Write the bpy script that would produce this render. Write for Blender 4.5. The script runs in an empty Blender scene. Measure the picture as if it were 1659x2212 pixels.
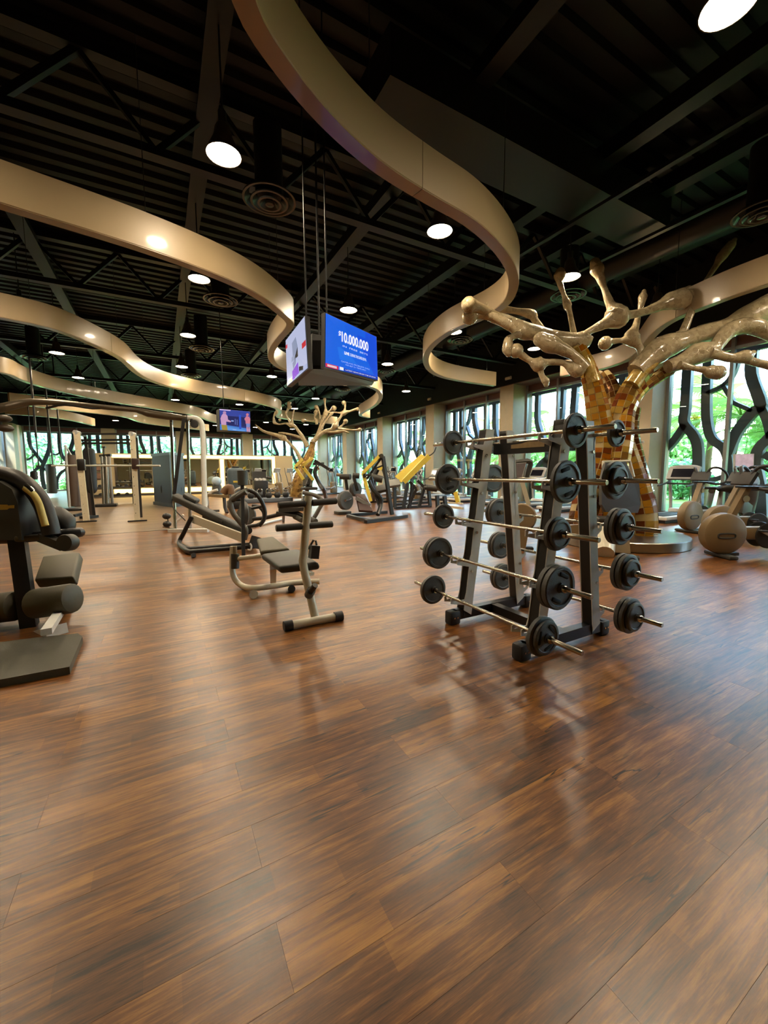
import bpy, bmesh, math, random
import numpy as np
from mathutils import Vector, Matrix
S = bpy.context.scene
COL = S.collection
random.seed(7)
R = math.radians

# ------------------------------------------------------------------ camera
F = 865.0                                    # focal length in pixels of a 1659 x 2212 frame
CXP, CYP, EYE = 829.5, 1106.0, 1.45
yaw, pitch, roll = R(29.0), R(5.75), R(-0.26)
fw = np.array([math.sin(yaw) * math.cos(pitch), math.cos(yaw) * math.cos(pitch), -math.sin(pitch)])
r0 = np.array([math.cos(yaw), -math.sin(yaw), 0.0])
u0 = np.cross(r0, fw)
RT = math.cos(roll) * r0 + math.sin(roll) * u0
UP = -math.sin(roll) * r0 + math.cos(roll) * u0
CAMP = np.array([0.0, 0.0, EYE])
cam = bpy.data.cameras.new('camera')
camo = bpy.data.objects.new('camera', cam)
COL.objects.link(camo)
cam.sensor_fit = 'HORIZONTAL'
cam.sensor_width = 36.0
cam.lens = F / 1659.0 * 36.0
cam.clip_start, cam.clip_end = 0.05, 400
camo.matrix_world = Matrix(((RT[0], UP[0], -fw[0], 0), (RT[1], UP[1], -fw[1], 0), (RT[2], UP[2], -fw[2], EYE), (0, 0, 0, 1)))
S.camera = camo

# ------------------------------------------------------------------ sky, sun, exposure
S.view_settings.view_transform = 'Standard'
S.view_settings.look = 'None'
S.view_settings.gamma = 1.0
S.view_settings.use_curve_mapping = False
S.view_settings.exposure = 0.72
SKY, SUN, LAMP = 3.4, 9.0, 180.0
W = bpy.data.worlds.new('sky')
S.world = W
W.use_nodes = True
wn = W.node_tree.nodes
wl = W.node_tree.links
sky = wn.new('ShaderNodeTexSky')
sky.sky_type = 'NISHITA'
sky.sun_disc = False
sky.sun_elevation = R(52)
sky.sun_rotation = R(250)
sky.air_density = 1.2
sky.dust_density = 0.8
bg = wn['Background']
bg.inputs['Strength'].default_value = SKY
wl.new(sky.outputs['Color'], bg.inputs['Color'])
sun = bpy.data.lights.new('sun', 'SUN')
sun.energy = SUN
sun.angle = R(4)
sun.color = (1.0, 0.95, 0.86)
suno = bpy.data.objects.new('sun', sun)
COL.objects.link(suno)
suno.rotation_euler = Vector((0.62, 0.42, -1.0)).to_track_quat('-Z', 'Y').to_euler()
suno.location = (-10, -10, 40)
S.cycles.max_bounces = 8
S.cycles.diffuse_bounces = 4
S.cycles.glossy_bounces = 4
S.cycles.transparent_max_bounces = 12
S.cycles.sample_clamp_indirect = 6.0
S.cycles.caustics_reflective = False
S.cycles.caustics_refractive = False

# ------------------------------------------------------------------ pixel of the photograph -> point of the room
def ray(px, py): return fw + RT * ((px - CXP) / F) - UP * ((py - CYP) / F)
def PZ(px, py, z=0.0): d = ray(px, py); return Vector(CAMP + d * (z - EYE) / d[2])
def PY(px, py, y): d = ray(px, py); return Vector(CAMP + d * y / d[1])
def PXx(px, py, x): d = ray(px, py); return Vector(CAMP + d * x / d[0])
def P(px, py, d): return Vector(CAMP + ray(px, py) * d)
def V(*a): return Vector(a)

# ------------------------------------------------------------------ materials
def srgb(h):
    h = h.lstrip('#')
    c = [int(h[i:i + 2], 16) / 255 for i in (0, 2, 4)]
    return tuple(x / 12.92 if x <= 0.04045 else ((x + 0.055) / 1.055) ** 2.4 for x in c) + (1.0,)
MATS = {}
def mat(name, col, rough=0.5, metal=0.0, var=0.12, scale=18.0, bump=0.0, coat=0.0, emit=None, es=0.0, spec=0.5):
    if name in MATS: return MATS[name]
    m = bpy.data.materials.new(name)
    m.use_nodes = True
    n, l = m.node_tree.nodes, m.node_tree.links
    b = n['Principled BSDF']
    c = srgb(col)
    b.inputs['Roughness'].default_value = rough
    b.inputs['Metallic'].default_value = metal
    b.inputs['Specular IOR Level'].default_value = spec
    if coat: b.inputs['Coat Weight'].default_value = coat; b.inputs['Coat Roughness'].default_value = 0.08
    geo = n.new('ShaderNodeNewGeometry')
    nz = n.new('ShaderNodeTexNoise')
    nz.inputs['Scale'].default_value = scale
    nz.inputs['Detail'].default_value = 3
    l.new(geo.outputs['Position'], nz.inputs['Vector'])
    mx = n.new('ShaderNodeMix')
    mx.data_type = 'RGBA'
    mx.inputs[6].default_value = tuple(x * (1 - var) for x in c[:3]) + (1,)
    mx.inputs[7].default_value = tuple(min(1, x * (1 + var)) for x in c[:3]) + (1,)
    l.new(nz.outputs['Fac'], mx.inputs[0])
    l.new(mx.outputs[2], b.inputs['Base Color'])
    if bump:
        bp = n.new('ShaderNodeBump')
        bp.inputs['Strength'].default_value = bump
        bp.inputs['Distance'].default_value = 0.01
        n2 = n.new('ShaderNodeTexNoise')
        n2.inputs['Scale'].default_value = scale * 8
        l.new(geo.outputs['Position'], n2.inputs['Vector'])
        l.new(n2.outputs['Fac'], bp.inputs['Height'])
        l.new(bp.outputs['Normal'], b.inputs['Normal'])
    if emit:
        b.inputs['Emission Color'].default_value = srgb(emit)
        b.inputs['Emission Strength'].default_value = es
    MATS[name] = m
    return m
BLACK = mat('black_paint', '1d1c1c', 0.4)
RUBBER = mat('black_rubber', '232221', 0.6, bump=0.2, scale=30)
IRON = mat('cast_iron_plate', '4b4b48', 0.5, var=0.25, bump=0.35, scale=25)
VINYL = mat('dark_vinyl', '2b2a26', 0.5, bump=0.1, scale=40)
OLIVE = mat('olive_vinyl', '4b4632', 0.5, bump=0.1, scale=40)
SILVER = mat('silver_paint', 'cfcfc8', 0.4)
CREAM = mat('champagne_paint', 'c8c2ad', 0.28, 0.1, var=0.06)
WHITEP = mat('ivory_paint', 'c9bda2', 0.4)
CHROME = mat('chrome', 'c8c4bc', 0.14, 1.0, var=0.04)
BRASSY = mat('barbell_steel', 'b4ab9a', 0.25, 1.0, var=0.08)
YELLOW = mat('yellow_paint', 'd2bb4a', 0.4)
PALEY = mat('pale_yellow_grip', 'cdb866', 0.45)
DGREY = mat('dark_grey_plastic', '36352f', 0.5)
MGREY = mat('grey_plastic', '6f6f6c', 0.5)
TAN = mat('tan_plastic', '7d6a4c', 0.45, var=0.05)
PALE = mat('pale_grey_plastic', 'a9aaa8', 0.4)
SCRN = mat('dark_screen', '15161f', 0.12, var=0.02)
STEEL = mat('brushed_steel', '9c9890', 0.3, 1.0, var=0.12, scale=6)
CEILM = mat('black_ceiling', '0a0a0a', 0.6, var=0.2, spec=.25)
CEILD = mat('black_steel_deck', '080808', 0.5, var=0.25, spec=.2)
TRUSS = mat('black_steel', '101012', 0.45, var=0.15, spec=.3)
STONE = mat('beige_limestone', 'b3a68c', 0.6, var=0.10, scale=4, bump=0.05)
MAROON = mat('maroon_panel', '6b4a46', 0.5, var=0.08)
ALU = mat('aluminium_frame', '8b8d8c', 0.35, 0.5)
SCREENM = mat('screen_panel_grey', '3f444e', 0.55, var=0.1)
CREAMW = mat('cream_wall', 'b7a47e', 0.6, var=0.05)
RIB = mat('pearl_tan_lacquer', '9a8668', 0.42, var=0.05, scale=2, coat=0.18)
RIBB = mat('gloss_tan_lacquer', '8a7458', 0.36, var=0.03, scale=2, coat=0.35)
GLOW = mat('warm_light_strip', 'ffe9a8', 0.5, emit='ffdc80', es=2.2)
LENS = mat('lamp_lens', 'fff2d0', 0.5, emit='ffe9c6', es=LAMP)
MIRROR = mat('mirror_glass', 'd6d2c2', 0.02, 1.0, var=0.0)
GRASS = mat('lawn_grass', '6f9a3a', 0.8, var=0.4, scale=3)
def leaf_mat(name, col, var, scale):
    m = mat(name, col, 0.5, var=var, scale=scale)
    n, l = m.node_tree.nodes, m.node_tree.links
    b = n['Principled BSDF']
    tr = n.new('ShaderNodeBsdfTranslucent')
    src = b.inputs['Base Color'].links[0].from_socket
    l.new(src, tr.inputs[0])
    mx = n.new('ShaderNodeMixShader'); mx.inputs[0].default_value = 0.4
    l.new(b.outputs[0], mx.inputs[1]); l.new(tr.outputs[0], mx.inputs[2])
    l.new(mx.outputs[0], n['Material Output'].inputs[0])
    return m
LEAF = leaf_mat('leaf_green', '7fb26a', 0.35, 1.2)
LEAFY = leaf_mat('palm_leaf', '96bd5a', 0.35, 1.5)
LEAFB = leaf_mat('hedge_leaf', '6fa878', 0.4, 1.5)
LEAF_SKYLIT = leaf_mat('skylit_leaf', 'b4d6b4', 0.22, 1.0)  # leaf green lightened: sky light and overexposure put into the colour
BARK = mat('palm_bark', '6b5a45', 0.8, var=0.3)
FLOWER = mat('yellow_flower', 'e9c52a', 0.6)
PINKW = mat('garden_wall', 'cfc6b4', 0.8)

def glass_mat():
    m = bpy.data.materials.new('window_glass')
    m.use_nodes = True
    n, l = m.node_tree.nodes, m.node_tree.links
    n.remove(n['Principled BSDF'])
    t = n.new('ShaderNodeBsdfTransparent')
    t.inputs[0].default_value = (0.90, 0.96, 0.95, 1)
    g = n.new('ShaderNodeBsdfGlossy')
    g.inputs['Roughness'].default_value = 0.0
    lw = n.new('ShaderNodeLayerWeight')
    lw.inputs['Blend'].default_value = 0.5
    pw = n.new('ShaderNodeMath'); pw.operation = 'POWER'; pw.inputs[1].default_value = 4.0
    l.new(lw.outputs['Facing'], pw.inputs[0])
    fr = n.new('ShaderNodeMath'); fr.operation = 'MULTIPLY_ADD'; fr.inputs[1].default_value = 0.5; fr.inputs[2].default_value = 0.03
    l.new(pw.outputs[0], fr.inputs[0])
    mx = n.new('ShaderNodeMixShader')
    l.new(fr.outputs[0], mx.inputs[0]); l.new(t.outputs[0], mx.inputs[1]); l.new(g.outputs[0], mx.inputs[2])
    l.new(mx.outputs[0], n['Material Output'].inputs[0])
    return m
GLASS = glass_mat()

def attr_emission(name, strength):
    m = bpy.data.materials.new(name)
    m.use_nodes = True
    n, l = m.node_tree.nodes, m.node_tree.links
    b = n['Principled BSDF']
    a = n.new('ShaderNodeAttribute')
    a.attribute_name = 'col'
    l.new(a.outputs['Color'], b.inputs['Emission Color'])
    b.inputs['Emission Strength'].default_value = strength
    b.inputs['Base Color'].default_value = (0.01, 0.01, 0.01, 1)
    b.inputs['Roughness'].default_value = 0.15
    return m
TVPIC = attr_emission('lit_screen', 0.58)

def wood_mat(name, dark, mid, light, rough, seed):
    m = bpy.data.materials.new(name)
    m.use_nodes = True
    n, l = m.node_tree.nodes, m.node_tree.links
    b = n['Principled BSDF']
    geo = n.new('ShaderNodeNewGeometry')
    ta = n.new('ShaderNodeAttribute'); ta.attribute_name = 'tone'
    to = n.new('ShaderNodeAttribute'); to.attribute_name = 'tone'; to.attribute_type = 'OBJECT'
    tone = n.new('ShaderNodeMath'); tone.operation = 'ADD'
    l.new(ta.outputs['Fac'], tone.inputs[0]); l.new(to.outputs['Fac'], tone.inputs[1])
    sh = n.new('ShaderNodeMath'); sh.operation = 'MULTIPLY'; sh.inputs[1].default_value = 37.0
    l.new(tone.outputs[0], sh.inputs[0])
    cx = n.new('ShaderNodeCombineXYZ')
    l.new(sh.outputs[0], cx.inputs[0]); l.new(sh.outputs[0], cx.inputs[1]); cx.inputs[2].default_value = seed
    ad = n.new('ShaderNodeVectorMath'); ad.operation = 'ADD'
    l.new(geo.outputs['Position'], ad.inputs[0]); l.new(cx.outputs[0], ad.inputs[1])
    def noise(sx, sy, sc, det, rg=0.6, dist=0.0):
        mp = n.new('ShaderNodeMapping'); mp.inputs['Scale'].default_value = (sx, sy, 1)
        l.new(ad.outputs[0], mp.inputs['Vector'])
        z = n.new('ShaderNodeTexNoise'); z.inputs['Scale'].default_value = sc; z.inputs['Detail'].default_value = det
        z.inputs['Roughness'].default_value = rg; z.inputs['Distortion'].default_value = dist
        l.new(mp.outputs[0], z.inputs['Vector'])
        return z.outputs['Fac']
    grain = noise(0.9, 12, 3.0, 6, 0.65, 0.4)
    blotch = noise(0.8, 3.0, 2.2, 4)
    fine = noise(3.0, 60, 3.0, 4, 0.7)
    def madd(a, k, c):
        x = n.new('ShaderNodeMath'); x.operation = 'MULTIPLY_ADD'; x.inputs[1].default_value = k
        l.new(a, x.inputs[0])
        if hasattr(c, 'links'): l.new(c, x.inputs[2])
        else: x.inputs[2].default_value = c
        return x.outputs[0]
    v = madd(grain, 1.35, madd(blotch, 0.75, madd(fine, 0.75, madd(tone.outputs[0], 0.20, -1.03))))
    # printed strips inside each plank
    sx = n.new('ShaderNodeSeparateXYZ'); l.new(geo.outputs['Position'], sx.inputs[0])
    def mth(op, a, b):
        x = n.new('ShaderNodeMath'); x.operation = op
        for k, q in ((0, a), (1, b)):
            if hasattr(q, 'links'): l.new(q, x.inputs[k])
            else: x.inputs[k].default_value = q
        return x.outputs[0]
    row = mth('FLOOR', mth('DIVIDE', mth('SUBTRACT', sx.outputs[1], 0.98), 0.1025), 0)
    wr_ = n.new('ShaderNodeTexWhiteNoise'); wr_.noise_dimensions = '1D'; l.new(row, wr_.inputs['W'])
    colm = mth('FLOOR', mth('ADD', mth('DIVIDE', sx.outputs[0], 0.62), mth('MULTIPLY', wr_.outputs[0], 7.0)), 0)
    cb = n.new('ShaderNodeCombineXYZ'); l.new(row, cb.inputs[0]); l.new(colm, cb.inputs[1])
    wc = n.new('ShaderNodeTexWhiteNoise'); wc.noise_dimensions = '2D'; l.new(cb.outputs[0], wc.inputs['Vector'])
    v = madd(wc.outputs[0], 0.22, mth('ADD', v, -0.11))
    rp = n.new('ShaderNodeValToRGB')
    e = rp.color_ramp.elements
    e[0].position = 0.12; e[0].color = srgb(dark)
    e[1].position = 0.9; e[1].color = srgb(light)
    k = rp.color_ramp.elements.new(0.5); k.color = srgb(mid)
    l.new(v, rp.inputs[0])
    # long dark checks in the grain
    ck = noise(0.5, 9, 1.7, 3, 0.55, 0.3)
    ln = mth('ABSOLUTE', mth('SUBTRACT', ck, 0.5), 0)
    lm = n.new('ShaderNodeMapRange'); lm.inputs[1].default_value = 0.004; lm.inputs[2].default_value = 0.014; lm.inputs[3].default_value = 1.0; lm.inputs[4].default_value = 0.0
    l.new(ln, lm.inputs[0])
    mk = n.new('ShaderNodeMapRange'); mk.inputs[1].default_value = 0.5; mk.inputs[2].default_value = 0.6
    l.new(noise(0.8, 3.5, 1.3, 2), mk.inputs[0])
    cr = n.new('ShaderNodeMath'); cr.operation = 'MULTIPLY'; l.new(lm.outputs[0], cr.inputs[0]); l.new(mk.outputs[0], cr.inputs[1])
    dk = n.new('ShaderNodeMix'); dk.data_type = 'RGBA'; dk.inputs[7].default_value = tuple(x * 0.5 for x in srgb(dark)[:3]) + (1,)
    l.new(cr.outputs[0], dk.inputs[0]); l.new(rp.outputs[0], dk.inputs[6])
    l.new(dk.outputs[2], b.inputs['Base Color'])
    rr = madd(fine, 0.16, rough - 0.08)
    l.new(rr, b.inputs['Roughness'])
    hgt = madd(ck, -0.5, madd(fine, 0.5, grain))
    bp = n.new('ShaderNodeBump'); bp.inputs['Strength'].default_value = 0.12; bp.inputs['Distance'].default_value = 0.004
    l.new(hgt, bp.inputs['Height']); l.new(bp.outputs['Normal'], b.inputs['Normal'])
    b.inputs['Specular IOR Level'].default_value = 0.65
    return m
WOOD = wood_mat('brown_plank_vinyl', '2b1605', '6d4014', 'a6702a', 0.33, 0.0)
WOODL = wood_mat('tan_plank_vinyl', '5c4630', '7d6343', '947a54', 0.36, 5.0)

def mosaic_mat(name, c0, c1, c2, sc, metal, rough):
    m = bpy.data.materials.new(name)
    m.use_nodes = True
    n, l = m.node_tree.nodes, m.node_tree.links
    b = n['Principled BSDF']
    geo = n.new('ShaderNodeNewGeometry')
    vo = n.new('ShaderNodeTexVoronoi'); vo.inputs['Scale'].default_value = sc
    l.new(geo.outputs['Position'], vo.inputs['Vector'])
    sp = n.new('ShaderNodeSeparateColor'); l.new(vo.outputs['Color'], sp.inputs[0])
    rp = n.new('ShaderNodeValToRGB')
    e = rp.color_ramp.elements
    e[0].color = srgb(c0); e[1].color = srgb(c1)
    l.new(sp.outputs[0], rp.inputs[0])
    ve = n.new('ShaderNodeTexVoronoi'); ve.inputs['Scale'].default_value = sc; ve.feature = 'DISTANCE_TO_EDGE'
    l.new(geo.outputs['Position'], ve.inputs['Vector'])
    mr = n.new('ShaderNodeMapRange'); mr.inputs[1].default_value = 0.0; mr.inputs[2].default_value = 0.05
    l.new(ve.outputs['Distance'], mr.inputs[0])
    mx = n.new('ShaderNodeMix'); mx.data_type = 'RGBA'; mx.inputs[6].default_value = srgb(c2)
    l.new(mr.outputs[0], mx.inputs[0]); l.new(rp.outputs[0], mx.inputs[7])
    l.new(mx.outputs[2], b.inputs['Base Color'])
    bp = n.new('ShaderNodeBump'); bp.inputs['Strength'].default_value = 0.4; bp.inputs['Distance'].default_value = 0.01
    l.new(mr.outputs[0], bp.inputs['Height']); l.new(bp.outputs['Normal'], b.inputs['Normal'])
    b.inputs['Roughness'].default_value = rough
    b.inputs['Metallic'].default_value = metal
    return m
MOSAIC = mosaic_mat('pale_mosaic', '8c7c60', 'ab9b7c', 'a39678', 14, 0.0, 0.2)
GROUT = mat('mosaic_grout', 'a08a58', 0.5)
TILES = [mat('amber_tile_%s' % w, c, 0.12, 0.3, var=0.1) for w, c in (('gold', 'a8741c'), ('honey', '9a5a12'), ('rust', '6e3512'), ('straw', 'a8873a'), ('umber', '4a2910'), ('bronze', '7c5a28'))]

# ------------------------------------------------------------------ mesh builder
def crom(pts, k, closed=False):
    pts = [Vector(p) for p in pts]
    if len(pts) < 3 or k < 2: return pts
    n = len(pts); out = []
    for i in range(n if closed else n - 1):
        if closed: a, b, c, d = (pts[(i + j) % n] for j in (-1, 0, 1, 2))
        else:
            b, c = pts[i], pts[i + 1]
            a = pts[i - 1] if i else b * 2 - c
            d = pts[i + 2] if i + 2 < n else c * 2 - b
        for j in range(k):
            t = j / k
            out.append(0.5 * ((2 * b) + (c - a) * t + (2 * a - 5 * b + 4 * c - d) * t * t + (3 * b - a - 3 * c + d) * t ** 3))
    if not closed: out.append(pts[-1])
    return out
def lerp_list(v, n):
    return [float(np.interp(i / max(1, n - 1) * (len(v) - 1), range(len(v)), v)) for i in range(n)]
class MB:
    def __init__(s): s.v, s.f, s.c = [], [], []
    def add(s, vs, fs):
        o = len(s.v); s.v += [Vector(x) for x in vs]; s.f += [tuple(i + o for i in f) for f in fs]; return s
    def box(s, c, d, M=None):
        x, y, z = (e / 2 for e in d)
        vs = [Vector((i * x, j * y, k * z)) for i in (-1, 1) for j in (-1, 1) for k in (-1, 1)]
        if M is not None: vs = [M @ q for q in vs]
        c = Vector(c)
        return s.add([q + c for q in vs], [(0, 1, 3, 2), (4, 6, 7, 5), (0, 4, 5, 1), (2, 3, 7, 6), (0, 2, 6, 4), (1, 5, 7, 3)])
    def span(s, a, b): return s.box([(p + q) / 2 for p, q in zip(a, b)], [abs(q - p) for p, q in zip(a, b)])
    def rbox(s, c, d, r=0.02, M=None, seg=2):
        bm = bmesh.new(); bmesh.ops.create_cube(bm, size=1)
        for q in bm.verts: q.co = Vector((q.co.x * d[0], q.co.y * d[1], q.co.z * d[2]))
        bmesh.ops.bevel(bm, geom=bm.edges[:], offset=min(r, min(d) * 0.49), segments=seg, affect='EDGES', profile=0.5)
        bm.verts.index_update()
        c = Vector(c)
        s.add([(M @ q.co if M is not None else q.co) + c for q in bm.verts], [[q.index for q in f.verts] for f in bm.faces]); bm.free(); return s
    def tube(s, pts, r, n=8, k=1, closed=False, cap=True):
        pts = crom(pts, k, closed)
        m = len(pts)
        rs = lerp_list(r, m) if isinstance(r, (list, tuple)) else [r] * m
        o = len(s.v); up = None
        for i, p in enumerate(pts):
            if closed: t = pts[(i + 1) % m] - pts[i - 1]
            else: t = pts[min(i + 1, m - 1)] - pts[max(i - 1, 0)]
            t = t.normalized() if t.length > 1e-9 else Vector((0, 0, 1))
            if up is None:
                a = Vector((0, 0, 1)) if abs(t.z) < 0.9 else Vector((1, 0, 0))
                up = (a - t * a.dot(t)).normalized()
            else:
                up = up - t * up.dot(t)
                up = up.normalized() if up.length > 1e-6 else t.orthogonal().normalized()
            sd = t.cross(up)
            for j in range(n):
                a = 2 * math.pi * j / n
                s.v.append(p + (up * math.cos(a) + sd * math.sin(a)) * rs[i])
        for i in range(m if closed else m - 1):
            for j in range(n):
                a, b = o + i * n, o + ((i + 1) % m) * n
                s.f.append((a + j, a + (j + 1) % n, b + (j + 1) % n, b + j))
        if cap and not closed:
            s.f.append(tuple(o + j for j in range(n))[::-1]); s.f.append(tuple(o + (m - 1) * n + j for j in range(n)))
        return s
    def bar(s, a, b, w, h, up=(0, 0, 1)):
        a, b = Vector(a), Vector(b); t = b - a; L = t.length; t.normalize()
        up = Vector(up)
        if abs(t.dot(up)) > 0.98: up = Vector((1, 0, 0))
        sd = t.cross(up).normalized(); u = sd.cross(t)
        M = Matrix((t, sd, u)).transposed()
        return s.box((a + b) / 2, (L, w, h), M)
    def cyl(s, a, b, r, n=16): return s.tube([a, b], r, n)
    def lathe(s, prof, c, axis=(0, 0, 1), n=20, closed_prof=False):
        ax = Vector(axis).normalized(); u = ax.orthogonal().normalized(); w = ax.cross(u); c = Vector(c)
        o = len(s.v); m = len(prof)
        for (r, h) in prof:
            for j in range(n):
                a = 2 * math.pi * j / n
                s.v.append(c + ax * h + (u * math.cos(a) + w * math.sin(a)) * r)
        for i in range(m if closed_prof else m - 1):
            for j in range(n):
                a, b = o + i * n, o + ((i + 1) % m) * n
                s.f.append((a + j, a + (j + 1) % n, b + (j + 1) % n, b + j))
        if not closed_prof:
            if prof[0][0] > 1e-4: s.f.append(tuple(o + j for j in range(n))[::-1])
            if prof[-1][0] > 1e-4: s.f.append(tuple(o + (m - 1) * n + j for j in range(n)))
        return s
    def ball(s, c, r, n=12, sc=(1, 1, 1)):
        prof = [(math.sin(math.pi * i / (n // 2 + 1)) * 1.0, -math.cos(math.pi * i / (n // 2 + 1))) for i in range(n // 2 + 2)]
        t = MB().lathe([(max(a, 1e-5), h) for a, h in prof], (0, 0, 0), n=n)
        return s.add([Vector((q.x * sc[0], q.y * sc[1], q.z * sc[2])) * r + Vector(c) for q in t.v], t.f)
    def prism(s, poly, a, b):
        """poly: 2-D outline; a: function (u, v, t) -> point; extruded between t = b[0] and t = b[1]"""
        n = len(poly)
        o = len(s.v)
        for t in b:
            for u, v in poly: s.v.append(Vector(a(u, v, t)))
        s.f.append(tuple(o + i for i in range(n))[::-1]); s.f.append(tuple(o + n + i for i in range(n)))
        for i in range(n): s.f.append((o + i, o + (i + 1) % n, o + n + (i + 1) % n, o + n + i))
        return s
    def sweep(s, pts, prof, closed=False):
        """prof: list of (side, height) swept along a level path"""
        pts = [Vector(p) for p in pts]; m, n = len(pts), len(prof); o = len(s.v)
        for i, p in enumerate(pts):
            t = pts[min(i + 1, m - 1)] - pts[max(i - 1, 0)]
            t.z = 0; t.normalize(); sd = Vector((t.y, -t.x, 0))
            for a, h in prof: s.v.append(p + sd * a + Vector((0, 0, h)))
        for i in range(m - 1):
            for j in range(n):
                a, b = o + i * n, o + (i + 1) * n
                s.f.append((a + j, a + (j + 1) % n, b + (j + 1) % n, b + j))
        s.f.append(tuple(o + j for j in range(n))[::-1]); s.f.append(tuple(o + (m - 1) * n + j for j in range(n)))
        return s
    def quad(s, *q): return s.add(q, [tuple(range(len(q)))])
    def mesh(s, name, m, off=(0, 0, 0), ang=38):
        off = Vector(off)
        me = bpy.data.meshes.new(name)
        me.from_pydata([tuple(q - off) for q in s.v], [], s.f)
        if s.c:
            at = me.attributes.new('col', 'FLOAT_COLOR', 'FACE')
            at.data.foreach_set('color', [x for c in s.c for x in c])
        bm = bmesh.new(); bm.from_mesh(me); bmesh.ops.recalc_face_normals(bm, faces=bm.faces[:]); bm.to_mesh(me); bm.free()
        if ang:
            me.polygons.foreach_set('use_smooth', [True] * len(me.polygons))
            me.set_sharp_from_angle(angle=R(ang))
        me.materials.append(m)
        me.update()
        return me
def link(name, data, parent=None, loc=(0, 0, 0)):
    o = bpy.data.objects.new(name, data); COL.objects.link(o)
    o.location = loc
    if parent is not None: o.parent = parent
    return o
def tag(o, label, cat, group=None, kind=None):
    o['label'] = label; o['category'] = cat
    if group: o['group'] = group
    if kind: o['kind'] = kind
    return o
class Thing:
    def __init__(s, name, label, cat, loc=(0, 0, 0), rz=0.0, group=None, local=False):
        s.o = link(name, None, loc=loc); s.o.rotation_euler.z = rz; s.o.empty_display_size = 0.1
        tag(s.o, label, cat, group)
        s.off = Vector((0, 0, 0)) if local else Vector(loc)
    def part(s, name, mb, m, parent=None, label=None, ang=38, kind=None):
        o = link(name, mb.mesh(name, m, s.off, ang), parent if parent is not None else s.o)
        if label: o['label'] = label
        if kind: o['kind'] = kind
        return o
def solo(name, label, cat, mb, m, loc=(0, 0, 0), group=None, ang=38, kind=None):
    return tag(link(name, mb.mesh(name, m, loc, ang), loc=loc), label, cat, group, kind)
def struct(name, mb, m, parent=None, ang=38):
    o = link(name, mb.mesh(name, m, ang=ang), parent)
    if parent is None: o['kind'] = 'structure'
    return o
def sroot(name):
    o = link(name, None); o['kind'] = 'structure'; return o
def copy_tree(o, parent=None):
    c = o.copy(); COL.objects.link(c)
    if parent is not None: c.parent = parent
    for ch in list(o.children): copy_tree(ch, c)
    return c
def dup(t, loc, rz, label, group=None):
    c = copy_tree(t.o if isinstance(t, Thing) else t); c.location = loc; c.rotation_euler.z = rz; c['label'] = label
    if group: c['group'] = group
    return c
def disc(mb, c, ax, r, th, n=24, bev=0.15):
    b = th * bev
    return mb.lathe([(r - b, -th / 2), (r, -th / 2 + b), (r, th / 2 - b), (r - b, th / 2)], c, ax, n)

# ================================================================== THE SETTING
XR, XG, XL, YB, YF = 14.0, 14.86, -9.4, 41.0, -6.0
HEAD, ROOF = 5.35, 7.4
# ---- floor: every plank near the camera is an object of its own
PW, PL = 0.205, 1.55
fl = struct('floor', MB().span((XL - 0.8, YF - 0.2, -0.12), (XR + 1.2, YB + 1.0, -0.012)), mat('dark_subfloor', '1c100a', 0.8))
def plank_mb(w, l, g=0.00025, h=0.012):
    x, y = l / 2 - g, w / 2 - g; c = 0.0002
    vs = [(-x, -y, -h), (x, -y, -h), (x, y, -h), (-x, y, -h), (-x, -y, -c), (x, -y, -c), (x, y, -c), (-x, y, -c),
          (-x + c, -y + c, 0), (x - c, -y + c, 0), (x - c, y - c, 0), (-x + c, y - c, 0)]
    fs = [(0, 1, 5, 4), (1, 2, 6, 5), (2, 3, 7, 6), (3, 0, 4, 7), (4, 5, 9, 8), (5, 6, 10, 9), (6, 7, 11, 10), (7, 4, 8, 11), (8, 9, 10, 11)]
    return vs, fs
vs0, fs0 = plank_mb(PW, PL)
pm = MB(); pm.add(vs0, fs0)
plank_me = pm.mesh('plank', WOOD, ang=0)
cand, rest = [], {'dark': [], 'tan': []}
rng = random.Random(3)
def proj(p):
    v = np.array(p) - CAMP
    d = v @ fw
    return (CXP + F * (v @ RT) / d, CYP - F * (v @ UP) / d, d) if d > 0.05 else None
k0, k1 = int((YF - 0.98) / PW), int((YB + 0.8 - 0.98) / PW)
for k in range(k0, k1 + 1):
    yc = 0.98 + PW * (k + 0.5)
    x0 = (0.25 if k % 2 == 0 else 1.03) - 20 * PL
    for j in range(0, 40):
        xc = x0 + (j + 0.5) * PL
        if xc < XL - 1.2 or xc > XR + 1.6: continue
        tone = rng.random()
        tan = yc > 11.55 and xc < 0.9
        seen = [q for q in (proj((xc + a * PL / 2, yc + b * PW / 2, 0)) for a in (-1, 0, 1) for b in (-1, 1)) if q and -40 < q[0] < 1700 and 900 < q[1] < 2260]
        near = math.hypot(xc, yc - 0.4)
        (cand if (seen and not tan) else rest['tan' if tan else 'dark']).append((near, xc, yc, tone))
cand.sort()
for near, xc, yc, tone in cand[:300]:
    o = link('plank', plank_me, fl, (xc, yc, 0)); o['tone'] = tone
rest['dark'] += cand[300:]
for key, m in (('dark', WOOD), ('tan', WOODL)):
    fm = MB(); tones = []
    for near, xc, yc, tone in rest[key]:
        xa, xb = max(xc - PL / 2, XL - 0.7), min(xc + PL / 2, XR + 1.1)
        if xb - xa < 0.05: continue
        v, f = plank_mb(PW, xb - xa)
        fm.add([(q[0] + (xa + xb) / 2, q[1] + yc, q[2]) for q in v], f); tones += [tone] * len(v)
    me = fm.mesh('plank', m, ang=0)
    at = me.attributes.new('tone', 'FLOAT', 'POINT'); at.data.foreach_set('value', tones)
    o = link('plank_rows' if key == 'dark' else 'tan_plank_rows', me, fl); o['kind'] = 'stuff'
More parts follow.
